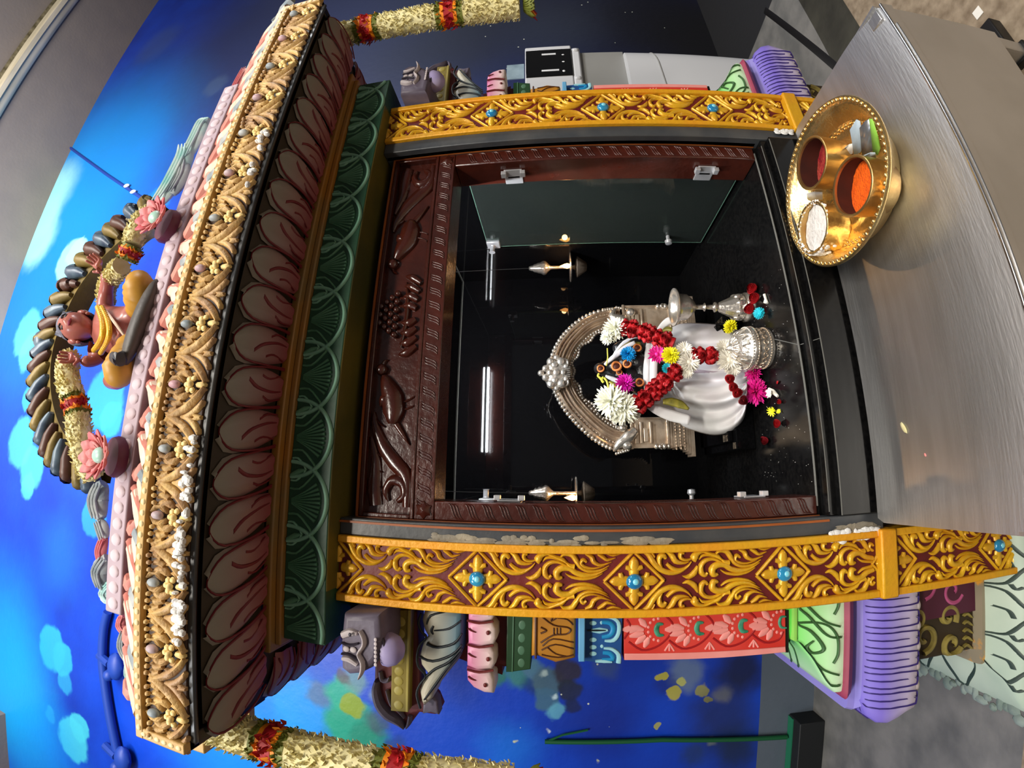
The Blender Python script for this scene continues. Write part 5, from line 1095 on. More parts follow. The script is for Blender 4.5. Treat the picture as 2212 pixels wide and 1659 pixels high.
# at the foot
def onf(x, y, h=0): return PZ(x, y, NF+h)
laid = [('yellow', 'yellow_chrysanthemum', 1578, 706, 15, .05, (.3, -.6, 1), 'yellow chrysanthemum half hidden behind the silver domed box', 'floor flowers'),
 ('cdaisy', 'white_chrysanthemum', 1604, 822, 17, .03, (-.2, -.8, .8), 'small white chrysanthemum between the red roses and the largest pink bloom', None),
 ('cdaisy', 'white_chrysanthemum', 1618, 797, 11, .03, (-.2, -.8, .8), 'small white bloom tucked between the silver box and the pink flower', None),
 ('rose', 'red_rose', 1577, 819, 10.5, .05, (-.2, -1, .6), 'red rose at the top of the four trailing down the cloth hem', 'roses trailing down the cloth'),
 ('rose', 'red_rose', 1584, 836, 10, .04, (-.2, -1, .6), 'red rose second from the top of the trail on the cloth hem', 'roses trailing down the cloth'),
 ('rose', 'red_rose', 1593, 848, 11, .035, (-.2, -1, .6), 'red rose third from the top of the trail on the cloth hem', 'roses trailing down the cloth'),
 ('rose2', 'red_rose', 1606, 865, 10, .02, (-.2, -1, .6), 'darkest red rose, lowest of the trail on the cloth hem', 'roses trailing down the cloth'),
 ('pink', 'pink_chrysanthemum', 1632, 846, 27, .02, (-.1, -.7, 1), 'largest hot pink chrysanthemum lying on the black niche floor', None),
 ('pink', 'pink_chrysanthemum', 1628, 805, 19, .02, (.2, -.5, 1), 'smaller hot pink chrysanthemum pressed against the silver domed box', None),
 ('rose', 'red_rose', 1626, 624, 13, .012, (0, -.7, 1), 'red rose farthest from the silver box in the row of three', 'three roses beside the silver lamp'),
 ('rose', 'red_rose', 1631, 645, 13.5, .012, (0, -.7, 1), 'middle red rose of the row of three beside the silver lamp', 'three roses beside the silver lamp'),
 ('rose', 'red_rose', 1620, 668, 13, .016, (0, -.7, 1), 'red rose nearest the silver domed box, next to a cyan flower', 'three roses beside the silver lamp'),
 ('cyan', 'cyan_chrysanthemum', 1640, 677, 12, .012, (0, -.7, 1), 'cyan flower wedged between red rose and silver domed box', None),
 ('ydaisy', 'yellow_daisy', 1667, 889, 10.5, .006, (-.2, -.6, 1), 'yellow daisy with an open centre lying on the black floor', None),
 ('ydaisy', 'yellow_daisy', 1682, 889, 5.5, .004, (.2, -.6, 1), 'tiny yellow floret touching the yellow daisy', None),
 ('rose', 'red_rose', 1680, 915, 10, .008, (0, -.5, 1), 'red rose lying between the yellow daisy and the niche front', None),
 ('rose2', 'red_rose', 1653, 951, 10, .008, (-.2, -.5, 1), 'lone red rose bud on the black floor near the left glass door', None),
 ('rose', 'red_rose', 1684, 868, 6, .004, (0, -.5, 1), 'little red rosebud between the white tuberose and yellow daisy', None)]
for kd, nm, x, y, r, h, nr, lb, g in laid:
    trail = bool(lb) and 'cloth hem' in lb; p = PY(x, y, .185) if trail else onf(x, y, h)
    flower(kd, nm, p, r*(pxs(x, y, .185) if trail else (PZ(x, y+1, NF+h)-PZ(x, y-1, NF+h)).length/2), nr, label=lb, spin=rn.random()*6)
b = MB(); p = onf(1662, 853, .006)
q = [onf(1661, 840, .004), onf(1670, 846, .006), onf(1680, 856, .004)]; b.tube(q, [.003, .005, .003], 8)
for dx, dy_ in ((-.012, .006), (-.014, -.004), (-.006, .012), (.004, .014), (-.004, -.010)): b.petal(q[1]+Vector((0, 0, .002)), (dx, dy_, .006), (0, 0, 1), .016, .008, .2, .3)
tag(build(b, 'tuberose', 'mum_cream', solid=.001), 'single white tuberose floret lying on the black floor', 'flower')
b = MB(); q = [onf(1651, 636, .003), onf(1654, 646, .003), onf(1657, 655, .003)]; b.tube(q, [.0035, .003, .0035], 7); b.tube([q[1], q[1]+Vector((-.006, .008, 0))], .003, 6); tag(build(b, 'tuberose', 'mum_cream'), 'small white bud fragment beside the three red roses', 'flower')
b = MB(); p = onf(1678, 829, .001); b.petal(p, (.3, -1, .1), (0, 0, 1), .012, .006, .1, .2); tag(build(b, 'petal', 'rose_red', solid=.001), 'loose red petal on the black floor above the white tuberose', 'petal')
b = MB()
for i in range(110): p = Vector((R.uniform(-.36, .1), R.uniform(.045, .24)**1, NF+.0006)); b.ball(p, (R.uniform(.0003, .0008),)*3, 5, 3)
o_ = tag(build(b, 'ash_crumbs', 'ash_white'), 'scattered white ash crumbs over the black niche floor', 'crumbs'); o_['kind'] = 'stuff'

# ------------------------------------------------------------ silver lamp and domed box
sb = PZ(1612, 664, NF); SL = thing('silver_lamp', 'tall silver oil lamp with a wide open cup beside the idol cloth', 'lamp', tuple(sb))
def h_at(x, y): return PY(x, y, sb.y).z-NF
hc = h_at(1459, 680); hb = h_at(1500, 679); hs = h_at(1553, 677); hx = h_at(1580, 672); ms = pxs(1459, 680, sb.y)
q0 = Vector((sb.x, sb.y, NF))
b = MB(); b.lathe([(0, 0), (.038, 0), (.038, .006), (.030, .012), (.034, .016), (.024, .024), (.018, hx*.5), (.030, hx*.75), (.026, hx), (.012, hs*.98)], q0, 32, fn=lambda a, z: 1+.05*math.sin(10*a)*(z > .016))
bb_ = S(b, 'foot', 'silver', SL, sm=60)
b = MB()
for k in range(8):
    a = 2*PI*k/8; b.ball(q0+Vector((.028*math.cos(a), .028*math.sin(a), hx*.62)), (.009, .009, .014), 8, 6); b.ball(q0+Vector((.03*math.cos(a), .03*math.sin(a), .02)), .007, 8, 5)
S(b, 'embossed_petal', 'silver', bb_, sm=60)
b = MB(); b.lathe([(.012, hs*.97), (.008, hs+.002), (.013, hs+.006), (.013, hs+.010), (.006, hs+.014), (.0055, (hs+hb)/2), (.011, (hs+hb)/2+.004), (.006, (hs+hb)/2+.008), (.006, hb-.006), (.014, hb)], q0, 24); S(b, 'stem', 'silver', SL, sm=60)
cr_ = 40*ms
b = MB(); b.lathe([(.012, hb-.002), (cr_*.45, hb+.006), (cr_*.68, hb+(hc-hb)*.4), (cr_*.72, hb+(hc-hb)*.75), (cr_*.92, hc-.002), (cr_, hc), (cr_, hc+.003), (cr_*.9, hc+.003), (cr_*.68, hc-.004), (cr_*.6, hc-.012), (0, hc-.016)], q0, 40); S(b, 'cup', 'silver', SL, sm=60)
bc = PZ(1669, 742, NF); rb_ = .0475; bc.y += rb_*.75; DB = thing('silver_domed_box', 'round silver box with an embossed domed lid in front of the idol', 'box', tuple(bc))
hr = PY(1640, 742, bc.y-rb_).z-NF
b = MB(); b.lathe([(0, 0), (rb_*.98, 0), (rb_*1.02, .004), (rb_*.97, .008), (rb_*.96, hr-.006), (rb_*1.02, hr-.002), (rb_*1.04, hr), (rb_*.98, hr+.004)], bc, 48)
bx = S(b, 'box_drum', 'silver', DB, sm=60)
b = MB()
for k in range(20):
    a = 2*PI*k/20; c_ = bc+Vector((rb_*.97*math.cos(a), rb_*.97*math.sin(a), hr*.5)); q = [c_+Vector((-math.sin(a)*math.cos(t)*r, math.cos(a)*math.cos(t)*r, math.sin(t)*r)) for t, r in [(j*.8, .0075-.0006*j) for j in range(9)]]; b.tube(q, .0013, 5)
for k in range(48):
    a = 2*PI*k/48; b.ball(bc+Vector((rb_*1.03*math.cos(a), rb_*1.03*math.sin(a), hr)), .0028, 6, 4); b.ball(bc+Vector((rb_*math.cos(a), rb_*math.sin(a), .008)), .0022, 6, 4)
S(b, 'embossed_scroll', 'silver_warm', bx, sm=60)
b = MB(); dm = [(rb_*1.06, hr+.003), (rb_*1.07, hr+.008), (rb_*1.0, hr+.012), (rb_*.97, hr+.013), (rb_*.86, hr+.024), (rb_*.68, hr+.034), (rb_*.64, hr+.034), (rb_*.40, hr+.043), (rb_*.16, hr+.048), (rb_*.10, hr+.056), (0, hr+.058)]
b.lathe(dm, bc, 48, fn=lambda a, z: 1+(.02*math.sin(18*a) if hr+.014 < z < hr+.045 else 0)); ld = S(b, 'domed_lid', 'silver', DB, sm=60)
b = MB()
for k in range(14):
    a = 2*PI*k/14; q = [bc+Vector((r*math.cos(a+o), r*math.sin(a+o), z)) for r, z, o in ((rb_*.90, hr+.022, -.12), (rb_*.80, hr+.031, -.04), (rb_*.72, hr+.035, .03), (rb_*.80, hr+.031, .12), (rb_*.92, hr+.021, .16))]; b.tube(smooth([tuple(v) for v in q])[0], .0016, 6)
    q = [bc+Vector((r*math.cos(a), r*math.sin(a), z)) for r, z in ((rb_*.55, hr+.039), (rb_*.40, hr+.044), (rb_*.25, hr+.047))]; b.tube(q, [.0035, .003, .0015], 6)
for k in range(44): a = 2*PI*k/44; b.ball(bc+Vector((rb_*1.02*math.cos(a), rb_*1.02*math.sin(a), hr+.013)), .0026, 6, 4)
S(b, 'embossed_petal', 'silver', ld, sm=60)

# ------------------------------------------------------------ hanging oil lamps in the niche
for s, lb in ((1, 'small hanging silver oil lamp with a lit flame, in the open on the tray side'), (-1, 'small hanging oil lamp whose flame shows through the edge-on glass door')):
    px_, Yl = (1225, .56); p = PY(1225, 577, Yl); c = Vector((s*abs(p.x), Yl, 0)); X_ = abs(PY(1225, 577, Yl).x)
    zt_, zb_ = PY(1142, 566, Yl).z, PY(1268, 575, Yl).z; zf = PY(1232, 577, Yl).z
    H = thing('oil_lamp', lb, 'lamp', (s*X_, Yl, zb_)); c = Vector((s*X_, Yl, 0))
    b = MB(); b.lathe([(0, zt_), (.006, zt_-.002), (.009, zt_-.010), (.008, zt_-.014), (.014, zt_-.020), (.013, zt_-.026), (.018, zt_-.034), (.017, zt_-.040), (.024, zt_-.052), (.022, zt_-.060), (.012, zt_-.070), (.006, zt_-.078), (.005, zf+.03), (.006, zf+.002), (0, zf)], c, 24, fn=lambda a, z: 1+.08*math.sin(8*a)); S(b, 'finial', 'silver', H, sm=60)
    b = MB(); b.lathe([(0, zf+.001), (.050, zf+.002), (.052, zf), (.050, zf-.003), (0, zf-.004)], c, 32); S(b, 'drip_tray', 'silver', H)
    b = MB(); b.lathe([(.006, zf-.004), (.010, zf-.016), (.030, zf-.020), (.036, zf-.024), (.030, zf-.032), (.014, zb_+.002), (0, zb_)], c, 32, fn=lambda a, z: 1+.05*math.sin(8*a)); S(b, 'bowl', 'silver_warm', H, sm=60)
    fc = c+Vector((-.012, -.030, zf+.013)); b = MB(); b.lathe([(0, -.014), (.0065, -.009), (.0090, -.001), (.0065, .009), (.002, .019), (0, .024)], fc, 12); S(b, 'flame', 'flame', H, label='orange flame')
    b = MB(); b.tube([c+Vector((0, 0, zt_)), c+Vector((0, 0, NT))], .0012, 6); S(b, 'chain', 'rubber_black', H)
    l = bpy.data.lights.new('lamp_flame_light', 'POINT'); l.energy = .5; l.color = (1, .55, .22); l.shadow_soft_size = .01; o = bpy.data.objects.new('lamp_flame_light', l); C.objects.link(o); o.location = fc+Vector((0, -.014, ZO+.004))

# ============================================================ STEEL TABLE WITH THE BRASS TRAY
TZ, TW, TD = -.5912, .4335, -.3353
T = thing('steel_table', 'worn stainless steel table pushed against the shrine front', 'table', (0, -.19, -ZO))
def rr_poly(x0, x1, y0, y1, r, n=6):
    o = []
    for cx, cy, a0 in ((x1-r, y1-r, 0), (x0+r, y1-r, PI/2), (x0+r, y0+r, PI), (x1-r, y0+r, 3*PI/2)):
        for k in range(n+1): a = a0+PI/2*k/n; o.append((cx+r*math.cos(a), cy+r*math.sin(a)))
    return o
pp = rr_poly(-TW, TW, TD, -.012, .018); n = len(pp); b = MB()
glare_bend = lambda y: TZ-.012*max(0, (-y-.20)/.1353)**2          # front strip bent down so it catches the tube lamp's glare
ys_ = [-.012-.0035, -.030]+[-.05-.015*k for k in range(10)]+[-.20-.0135*k for k in range(1, 10)]+[TD+.006, TD+.001]
def half(y): d_ = .018; e = max(0, (y+.012+d_)/d_) if y > -.030 else (max(0, (TD+d_-y)/d_) if y < TD+d_ else 0); return TW-d_*(1-math.sqrt(max(0, 1-e*e)))
b.grid([[(half(y)*u, y, glare_bend(y)) for u in [-1+k/10 for k in range(21)]] for y in ys_])
b.add([(x, y, TZ-.0128) for x, y in pp], [tuple(range(n))])
for sx_ in (-1, 1): b.grid([[(sx_*half(y), y, glare_bend(y)), (sx_*half(y), y, TZ-.013)] for y in ys_])
b.box(-TW+.003, TW-.003, TD-.003, TD+.002, TZ-.036, TZ-.0125); b.box(-TW-.001, -TW+.004, TD+.006, -.03, TZ-.036, TZ-.004); b.box(TW-.004, TW+.001, TD+.006, -.03, TZ-.036, TZ-.004)
tt = S(b, 'table_top', 'steel', T, sm=30)
b = MB(); b.tube([(-TW+.012, TD-.001, TZ-.0135), (TW-.004, TD-.001, TZ-.0135)], .0030, 10); b.tube([(-TW+.012, TD-.0035, TZ-.020), (TW-.06, TD-.0035, TZ-.020)], .0012, 6); S(b, 'rolled_edge', 'steel_edge', tt)
b = MB(); b.box(-TW+.01, TW-.01, TD-.001, TD+.012, -ZO+.10, TZ-.034); b.box(TW-.014, TW-.004, TD+.01, -.05, -ZO+.12, TZ-.034); b.box(-TW+.004, -TW+.014, TD+.01, -.05, -ZO+.12, TZ-.034); S(b, 'front_panel', 'steel', T, sm=False)
for sx in (-1, 1):
    for yy in (TD+.02, -.06):
        b = MB(); b.box(sx*.41-.014, sx*.41+.014, yy-.014, yy+.014, -ZO+.02, TZ-.006); lg = S(b, 'leg', 'steel', T, bevel=.002)
        b = MB(); b.box(sx*.41-.02, sx*.41+.02, yy-.02, yy+.02, -ZO+.0005, -ZO+.022); S(b, 'rubber_foot', 'rubber_black', lg, bevel=.003)
b = MB(); b.box(.40, .52, -.315, -.255, -ZO+.0005, -ZO+.035); tag(build(b, 'rubber_block', 'rubber_black', bevel=.003), 'black rubber block on the floor beside the steel table', 'block')
p = PZ(2113, 28, -ZO); b = MB(); b.box(p.x-.012, p.x+.012, p.y-.010, p.y+.010, -ZO+.0005, -ZO+.002); q_ = build(b, 'paper_scrap', 'paper_white'); tag(q_, 'small square scrap of white paper on the beige floor', 'paper')
b = MB()
p = PZ(1947, 913, TZ); b.petal(p+Vector((0, 0, .0008)), (PZ(1957, 928, TZ)-PZ(1940, 900, TZ)), (0, 0, 1), .022, .008, .02, .1, 5, .1); tag(build(b, 'petal', 'jasmine', solid=.0008), 'pale yellow petal lying on the steel table', 'petal')
p = PZ(2001, 986, TZ); b = MB(); b.petal(p+Vector((0, 0, .0006)), (1, .4, 0), (0, 0, 1), .006, .004, .0, .1); tag(build(b, 'petal', 'panel_pink', solid=.0006), 'tiny pink petal crumb on the steel table', 'petal')

tc_ = Vector((.1686, -.142, TZ)); TR = .152
BT = thing('brass_tray', 'round brass tray with a beaded rim on the steel table', 'tray', tuple(tc_))
b = MB(); b.lathe([(0, .001), (TR*.60, .001), (TR*.72, .012), (TR*.86, .045), (TR*.92, .060), (TR, .066), (TR*1.008, .070), (TR*.99, .0735), (TR*.93, .070), (TR*.90, .066), (TR*.87, .060), (TR*.85, .058), (TR*.78, .036), (TR*.76, .034), (TR*.66, .029), (TR*.60, .0292), (TR*.585, .0282), (TR*.50, .0282), (TR*.49, .0290), (TR*.46, .0282), (0, .028)], tc_, 96)
ty = S(b, 'tray_dish', 'brass', BT, sm=60)
b = MB()
for k in range(76): a = 2*PI*k/76; b.ball(tc_+Vector((TR*.962*math.cos(a), TR*.962*math.sin(a), .0722)), (.0042, .0042, .003), 8, 5)
for r_, n_ in ((.70, 60), (.73, 60)):
    for k in range(n_): a = 2*PI*(k+.5*(r_ > .7))/n_; b.ball(tc_+Vector((TR*r_*math.cos(a), TR*r_*math.sin(a), .031+.045*(r_-.66))), (.0022, .0022, .0014), 6, 4)
for k in range(12):
    a = 2*PI*k/12; q = [tc_+Vector((TR*r*math.cos(a+o), TR*r*math.sin(a+o), .0286)) for r, o in ((.12, 0), (.26, -.12), (.42, 0), (.26, .12), (.12, 0))]; b.tube(smooth([tuple(v) for v in q])[0], .0009, 5)
S(b, 'beaded_rim', 'brass', ty, sm=60)
def cup(px, py, rim_h, lab, mcup, powder, plab, level, tilt=0, rough=None, dpx=60):
    c = PZ(px, py, TZ+rim_h); c = Vector((c.x, c.y, TZ+.0285)); r = (PZ(px, py-dpx, TZ+rim_h)-PZ(px, py+dpx, TZ+rim_h)).length/2; h = rim_h-.0285
    K = thing('brass_cup', lab, 'cup', tuple(c), 'brass cups on the tray')
    b = MB(); b.lathe([(0, 0), (r*.86, 0), (r*.9, .003), (r*.97, h*.5), (r, h-.003), (r*1.02, h), (r*1.0, h+.001), (r*.92, h), (r*.90, h-.004), (r*.86, .006), (0, .005)], c, 48); S(b, 'cup_wall', mcup, K, sm=60)
    b = MB(); b.lathe([(r*.893, h-.004), (r*.87, h*.4), (r*.855, .007)], c, 48); S(b, 'inner_lining', 'lining_brown' if powder != 'ash_white' else 'brass_dark', K)  # inner wall coloured darker than the outside
    b = MB(); rows = []; rn2 = random.Random(int(px))
    for i in range(13):
        row = []
        for k in range(40):
            a = 2*PI*k/40; rr2 = r*.868*i/12; x, y = rr2*math.cos(a), rr2*math.sin(a)
            z = h*level+h*tilt*(x*-.55-y*.9)/r+.0016*noise.noise(Vector((x*220, y*220, px)))+.0010*noise.noise(Vector((x*600, y*600, px)))
            row.append(c+Vector((x, y, max(.006, min(h-.004, z)))))
        rows.append(row)
    b.grid(rows, True); S(b, 'powder', powder, K, sm=60, label=plab)
    return K, c, r, h
cup(1752, 352, .088, 'brass cup holding a little crimson powder, at the tray edge nearest the shrine', 'brass_dark', 'kumkum', 'crimson powder', .52, .25, dpx=57)
cup(1840, 402, .090, 'brass cup filled with bright orange powder, nearest the tray front', 'brass_dark', 'turmeric_orange', 'bright orange powder', .66, .22, dpx=66)
K, c, r, h = cup(1754, 492, .084, 'brass cup caked with white ash powder', 'brass', 'ash_white', 'white ash', .92, .2, dpx=56)
b = MB()
for k in range(150):
    a = 2*PI*R.random(); 
    if math.sin(a*1.0+.6) < -.55 and R.random() < .7: continue
    b.ball(c+Vector((r*R.uniform(.9, 1.05)*math.cos(a), r*R.uniform(.9, 1.05)*math.sin(a), h-.001+R.uniform(-.003, .001))), (R.uniform(.002, .004), R.uniform(.002, .004), R.uniform(.001, .0025)), 6, 4)
for k in range(40): a = PI*.9+R.gauss(0, .5); b.ball(c+Vector((r*1.03*math.cos(a), r*1.03*math.sin(a), h*R.uniform(.5, .95))), (.003, .003, .004), 6, 4)
o = S(b, 'ash_crust', 'ash_white', K); o['kind'] = 'stuff'
def foldp(name, m, pts, h0, h1, label):       # folded sachet standing in the tray
    b = MB(); lo = [PZ(x, y, TZ+h0) for x, y in pts[0]]; hi = [PZ(x, y, TZ+h1) for x, y in pts[1]]; b.grid([lo, [a.lerp(c, .5)+Vector((.001, -.001, 0)) for a, c in zip(lo, hi)], hi]); return tag(build(b, name, m, solid=.0016), label, 'paper packet', 'folded paper packets in the tray')
foldp('paper_packet', 'paper_blue', [[(1845, 335), (1858, 330), (1866, 318)], [(1836, 280), (1850, 258), (1858, 262)]], .036, .064, 'pale blue folded paper packet standing in the brass tray')
foldp('paper_packet', 'paper_silver', [[(1862, 338), (1874, 332), (1885, 326)], [(1857, 276), (1868, 262), (1879, 256)]], .036, .064, 'silver and black foil packet between the blue and green packets')
foldp('paper_packet', 'paper_green', [[(1886, 328), (1896, 335), (1902, 320)], [(1878, 256), (1885, 258), (1895, 290)]], .038, .066, 'lime green folded packet at the tray rim')
foldp('paper_packet', 'paper_blue', [[(1864, 343), (1878, 348), (1893, 342)], [(1866, 336), (1880, 330), (1890, 330)]], .038, .056, 'small crumpled grey blue packet under the foil one')
foldp('paper_packet', 'paper_white', [[(1822, 328), (1830, 334), (1842, 332)], [(1826, 318), (1834, 312), (1842, 310)]], .034, .046, 'white folded slip poking out beside the orange powder cup')
foldp('paper_packet', 'paper_white', [[(1744, 432), (1760, 432), (1777, 431)], [(1743, 418), (1760, 414), (1776, 415)]], .038, .050, 'small white slip wedged between the crimson and white powder cups')

# ============================================================ HANGING JASMINE GARLANDS
def jrope(mb, path, r, rnd, dens=1.0, L=.0075, w=.0068):
    P = [Vector(p) for p in path]
    for i in range(len(P)-1):
        d = P[i+1]-P[i]; t = d.normalized(); a_ = t.orthogonal().normalized(); b_ = t.cross(a_); m = int(d.length*2*PI*r/(w*w*1.1)*dens)
        for _ in range(m):
            an = rnd.random()*2*PI; o = a_*math.cos(an)+b_*math.sin(an); c = P[i]+d*rnd.random()+o*r*rnd.uniform(.72, .9)
            mb.petal(c, o*.6+t*rnd.uniform(-1.2, .3)+o.cross(t)*rnd.uniform(-.6, .6), t, L*rnd.uniform(.7, 1.15), w*rnd.uniform(.8, 1.2), rnd.uniform(-.5, .1), .45, 2, .9)
    mb.tube(P, r*.86, 12)
def hang(name, label, segs, r, tassel=None, L=.0085, group='jasmine garlands on the shrine'):
    G = thing(name, label, 'garland', tuple(segs[-1][1][-1]), None); rnd = random.Random(len(label))
    for kind, path in segs:
        P_, _ = smooth([tuple(p) for p in path], None, 3)
        if kind == 'w': b = MB(); jrope(b, P_, r, rnd, 1, L); S(b, 'jasmine_strand', 'jasmine', G, sm=60)
        else:
            b = MB(); m_ = len(P_)//2; jrope(b, [P_[0], Vector(P_[0]).lerp(Vector(P_[-1]), .22)], r*1.03, rnd, 1.2, L); jrope(b, [Vector(P_[0]).lerp(Vector(P_[-1]), .78), P_[-1]], r*1.03, rnd, 1.2, L); g_ = S(b, 'leaf_ring', 'jasmine_green', G, sm=60)
            b = MB(); jrope(b, [Vector(P_[0]).lerp(Vector(P_[-1]), .20), Vector(P_[0]).lerp(Vector(P_[-1]), .36)], r*1.07, rnd, .9, L*1.2, .009); jrope(b, [Vector(P_[0]).lerp(Vector(P_[-1]), .64), Vector(P_[0]).lerp(Vector(P_[-1]), .80)], r*1.07, rnd, .9, L*1.2, .009); S(b, 'marigold_ring', 'marigold', G, sm=60)
            b = MB(); jrope(b, [Vector(P_[0]).lerp(Vector(P_[-1]), .33), Vector(P_[0]).lerp(Vector(P_[-1]), .67)], r*1.1, rnd, 1.0, L*1.3, .011); S(b, 'rose_ring', 'rose_red', G, sm=60)
    if tassel is not None:
        b = MB(); b2 = MB(); b3 = MB()
        for k in range(16): a = rnd.random()*6.28; b.petal(tassel+Vector((.012*math.cos(a), .012*math.sin(a), 0)), (.5*math.cos(a), .5*math.sin(a), -1), (math.cos(a), math.sin(a), .2), .035, .016, .3, .3)
        for k in range(7): a = rnd.random()*6.28; b2.petal(tassel+Vector((.01*math.cos(a), .01*math.sin(a), -.012)), (.8*math.cos(a), .8*math.sin(a), -1), (math.cos(a), math.sin(a), .2), .03, .016, .3, .3); b3.petal(tassel+Vector((.01*math.cos(a+2), .01*math.sin(a+2), -.008)), (.9*math.cos(a), .9*math.sin(a), -1), (math.cos(a), math.sin(a), .2), .034, .012, .3, .3)
        S(b, 'tassel_leaf', 'jasmine_green', G, solid=.0008); S(b2, 'tassel_rose', 'rose_red', G, solid=.0008); S(b3, 'tassel_marigold', 'marigold', G, solid=.0008)
    return G
for s, lb in ((1, 'cream jasmine garland with two red bands hanging by the white dispenser side of the roof'), (-1, 'cream jasmine garland with red bands hanging from the roof over the blue mural corner')):
    X_ = .803 if s > 0 else -.815; gy_ = -.10
    pt_ = lambda z: Vector((s*abs(X_), gy_, z))
    hang('jasmine_garland', lb, [('w', [pt_(.62), pt_(.56), pt_(.50)]), ('r', [pt_(.50), pt_(.465), pt_(.430)]), ('w', [pt_(.430), pt_(.35), pt_(.272)]), ('r', [pt_(.272), pt_(.235), pt_(.200)]), ('w', [pt_(.200), pt_(.12), pt_(.055)])], .0345, pt_(.045))
for s in (-1, 1):
    b = MB(); b.box(*sorted((s*.79, s*.86)), -.125, -.075, .600, .635); S(b, 'garland_peg', 'fascia_border', bevel=.003)

# ============================================================ ROOF STATUE
AYR = .0
RA = thing('roof_arch', 'olive painted horseshoe arch with leafy lobes above the roof statue', 'arch', (-.07, AYR, .80))
arcp = [(345, 470), (310, 478), (270, 510), (222, 556), (176, 614), (142, 680), (118, 745), (108, 810), (112, 880), (132, 945), (162, 985), (215, 1010)]
AQ = [PY(*q, AYR) for q in arcp]; P_, _ = smooth([tuple(v) for v in AQ], None, 5); P_ = [Vector(p) for p in P_]
b = MB(); rows = []; hwr = .040
for i, p in enumerate(P_):
    t = (P_[min(i+1, len(P_)-1)]-P_[max(i-1, 0)]).normalized(); n = Vector((-t.z, 0, t.x)); 
    if i == 0: n0 = n
    rows.append([p+n*hwr*o+Vector((0, y, 0)) for o, y in ((-1, .04), (-1, -.015), (-.85, -.022), (-.3, -.012), (.9, -.02), (1, .0), (1, .04))])
b.grid(rows, True); ra = S(b, 'arch_ring', 'arch_olive', RA, sm=60)
cen = sum(P_, Vector())/len(P_); mats3 = [MB(), MB(), MB()]; k = 0; acc = 0
for i in range(1, len(P_)):
    acc += (P_[i]-P_[i-1]).length
    if acc < .036: continue
    acc = 0; t = (P_[i]-P_[i-1]).normalized(); n = Vector((-t.z, 0, t.x)); n = n if n.dot(P_[i]-cen) > 0 else -n; m = mats3[k % 3]; k += 1
    q = [P_[i]+n*hwr*a+t*c+Vector((0, -.024, 0)) for a, c in ((-.7, -.022), (.1, -.008), (.85, .014), (1.2, .010), (1.05, -.010))]; PP, WW = smooth([tuple(v) for v in q], [.010, .024, .030, .026, .012], 3); m.tube(PP, [w*.9 for w in WW], 10, .8)
    q = [P_[i]+n*hwr*a+t*c+Vector((0, -.030, 0)) for a, c in ((-.5, -.02), (.1, -.012), (.6, .002))]; mats3[(k+1) % 3].tube(smooth([tuple(v) for v in q])[0], .006, 8)
for m, mt, nm in zip(mats3, ('arch_olive', 'arch_blue', 'arch_brown'), ('olive_lobe', 'blue_lobe', 'brown_lobe')): S(m, nm, mt, ra, sm=60)
b = MB(); tp_ = PY(95, 735, AYR-.02); b.ball(tp_, (.035, .03, .03), 12, 8); b.ball(tp_+Vector((0, 0, .026)), (.02, .02, .018), 10, 7); S(b, 'crest', 'arch_blue', ra)

SY = -.06
ST = thing('roof_statue', 'painted statue of a seated bare chested sage with arms out on the roof', 'statue', tuple(PY(300, 715, SY)))
def skin(name, m, joints, edges, parent, root=0, sub=2):
    me = bpy.data.meshes.new(name); bs_ = base_of(parent); me.from_pydata([tuple(Vector(p)-bs_) for p, r in joints], edges, []); o = bpy.data.objects.new(name, me); C.objects.link(o)
    md = o.modifiers.new('Skin', 'SKIN'); md.use_smooth_shade = True
    for i, (p, r) in enumerate(joints): v = me.skin_vertices[0].data[i]; r = r if hasattr(r, '__len__') else (r, r); v.radius = r; v.use_root = i == root
    sm_ = o.modifiers.new('Sub', 'SUBSURF'); sm_.levels = sm_.render_levels = sub
    dg = bpy.context.evaluated_depsgraph_get(); dg.update(); m2 = bpy.data.meshes.new_from_object(o.evaluated_get(dg)); bpy.data.objects.remove(o)
    m2.name = name; m2.materials.clear(); m2.materials.append(MT[m]); m2.polygons.foreach_set('use_smooth', [True]*len(m2.polygons)); o = bpy.data.objects.new(name, m2); C.objects.link(o); o.parent = parent; return o
u_ = pxs(230, 715, SY)
J = lambda x, y, d=0: PY(x, y, SY+d)
joints = [(J(285, 718, .02), (.050, .060)), (J(262, 716, .015), (.048, .058)), (J(236, 712, .01), (.050, .062)), (J(212, 712, .0), (.026, .028)), (J(196, 711, -.01), (.020, .022)),
          (J(222, 752, .01), .026), (J(206, 778, -.01), .021), (J(188, 784, -.03), .016), (J(176, 772, -.045), .014),
          (J(226, 672, .01), .024), (J(228, 636, .0), .020), (J(232, 606, -.02), .017), (J(226, 585, -.035), .015),
          (J(286, 750, -.03), .030), (J(262, 792, -.06), .028), (J(258, 826, -.04), .020), (J(235, 822, -.01), .020), (J(294, 678, -.02), .028), (J(300, 625, -.06), .024), (J(284, 600, -.04), .018)]
edges = [(0, 1), (1, 2), (2, 3), (3, 4), (2, 5), (5, 6), (6, 7), (7, 8), (2, 9), (9, 10), (10, 11), (11, 12), (0, 13), (13, 14), (14, 15), (15, 16), (0, 17), (17, 18), (18, 19)]
bd = skin('body', 'skin_paint', joints, edges, ST)
hc_ = J(166, 706, -.035); 
b = MB(); q = Vector((0, 0, 1)).rotation_difference(Vector((.1, -.25, 1)).normalized()); hr_ = .046
def fhead(p):
    return p
rows = []
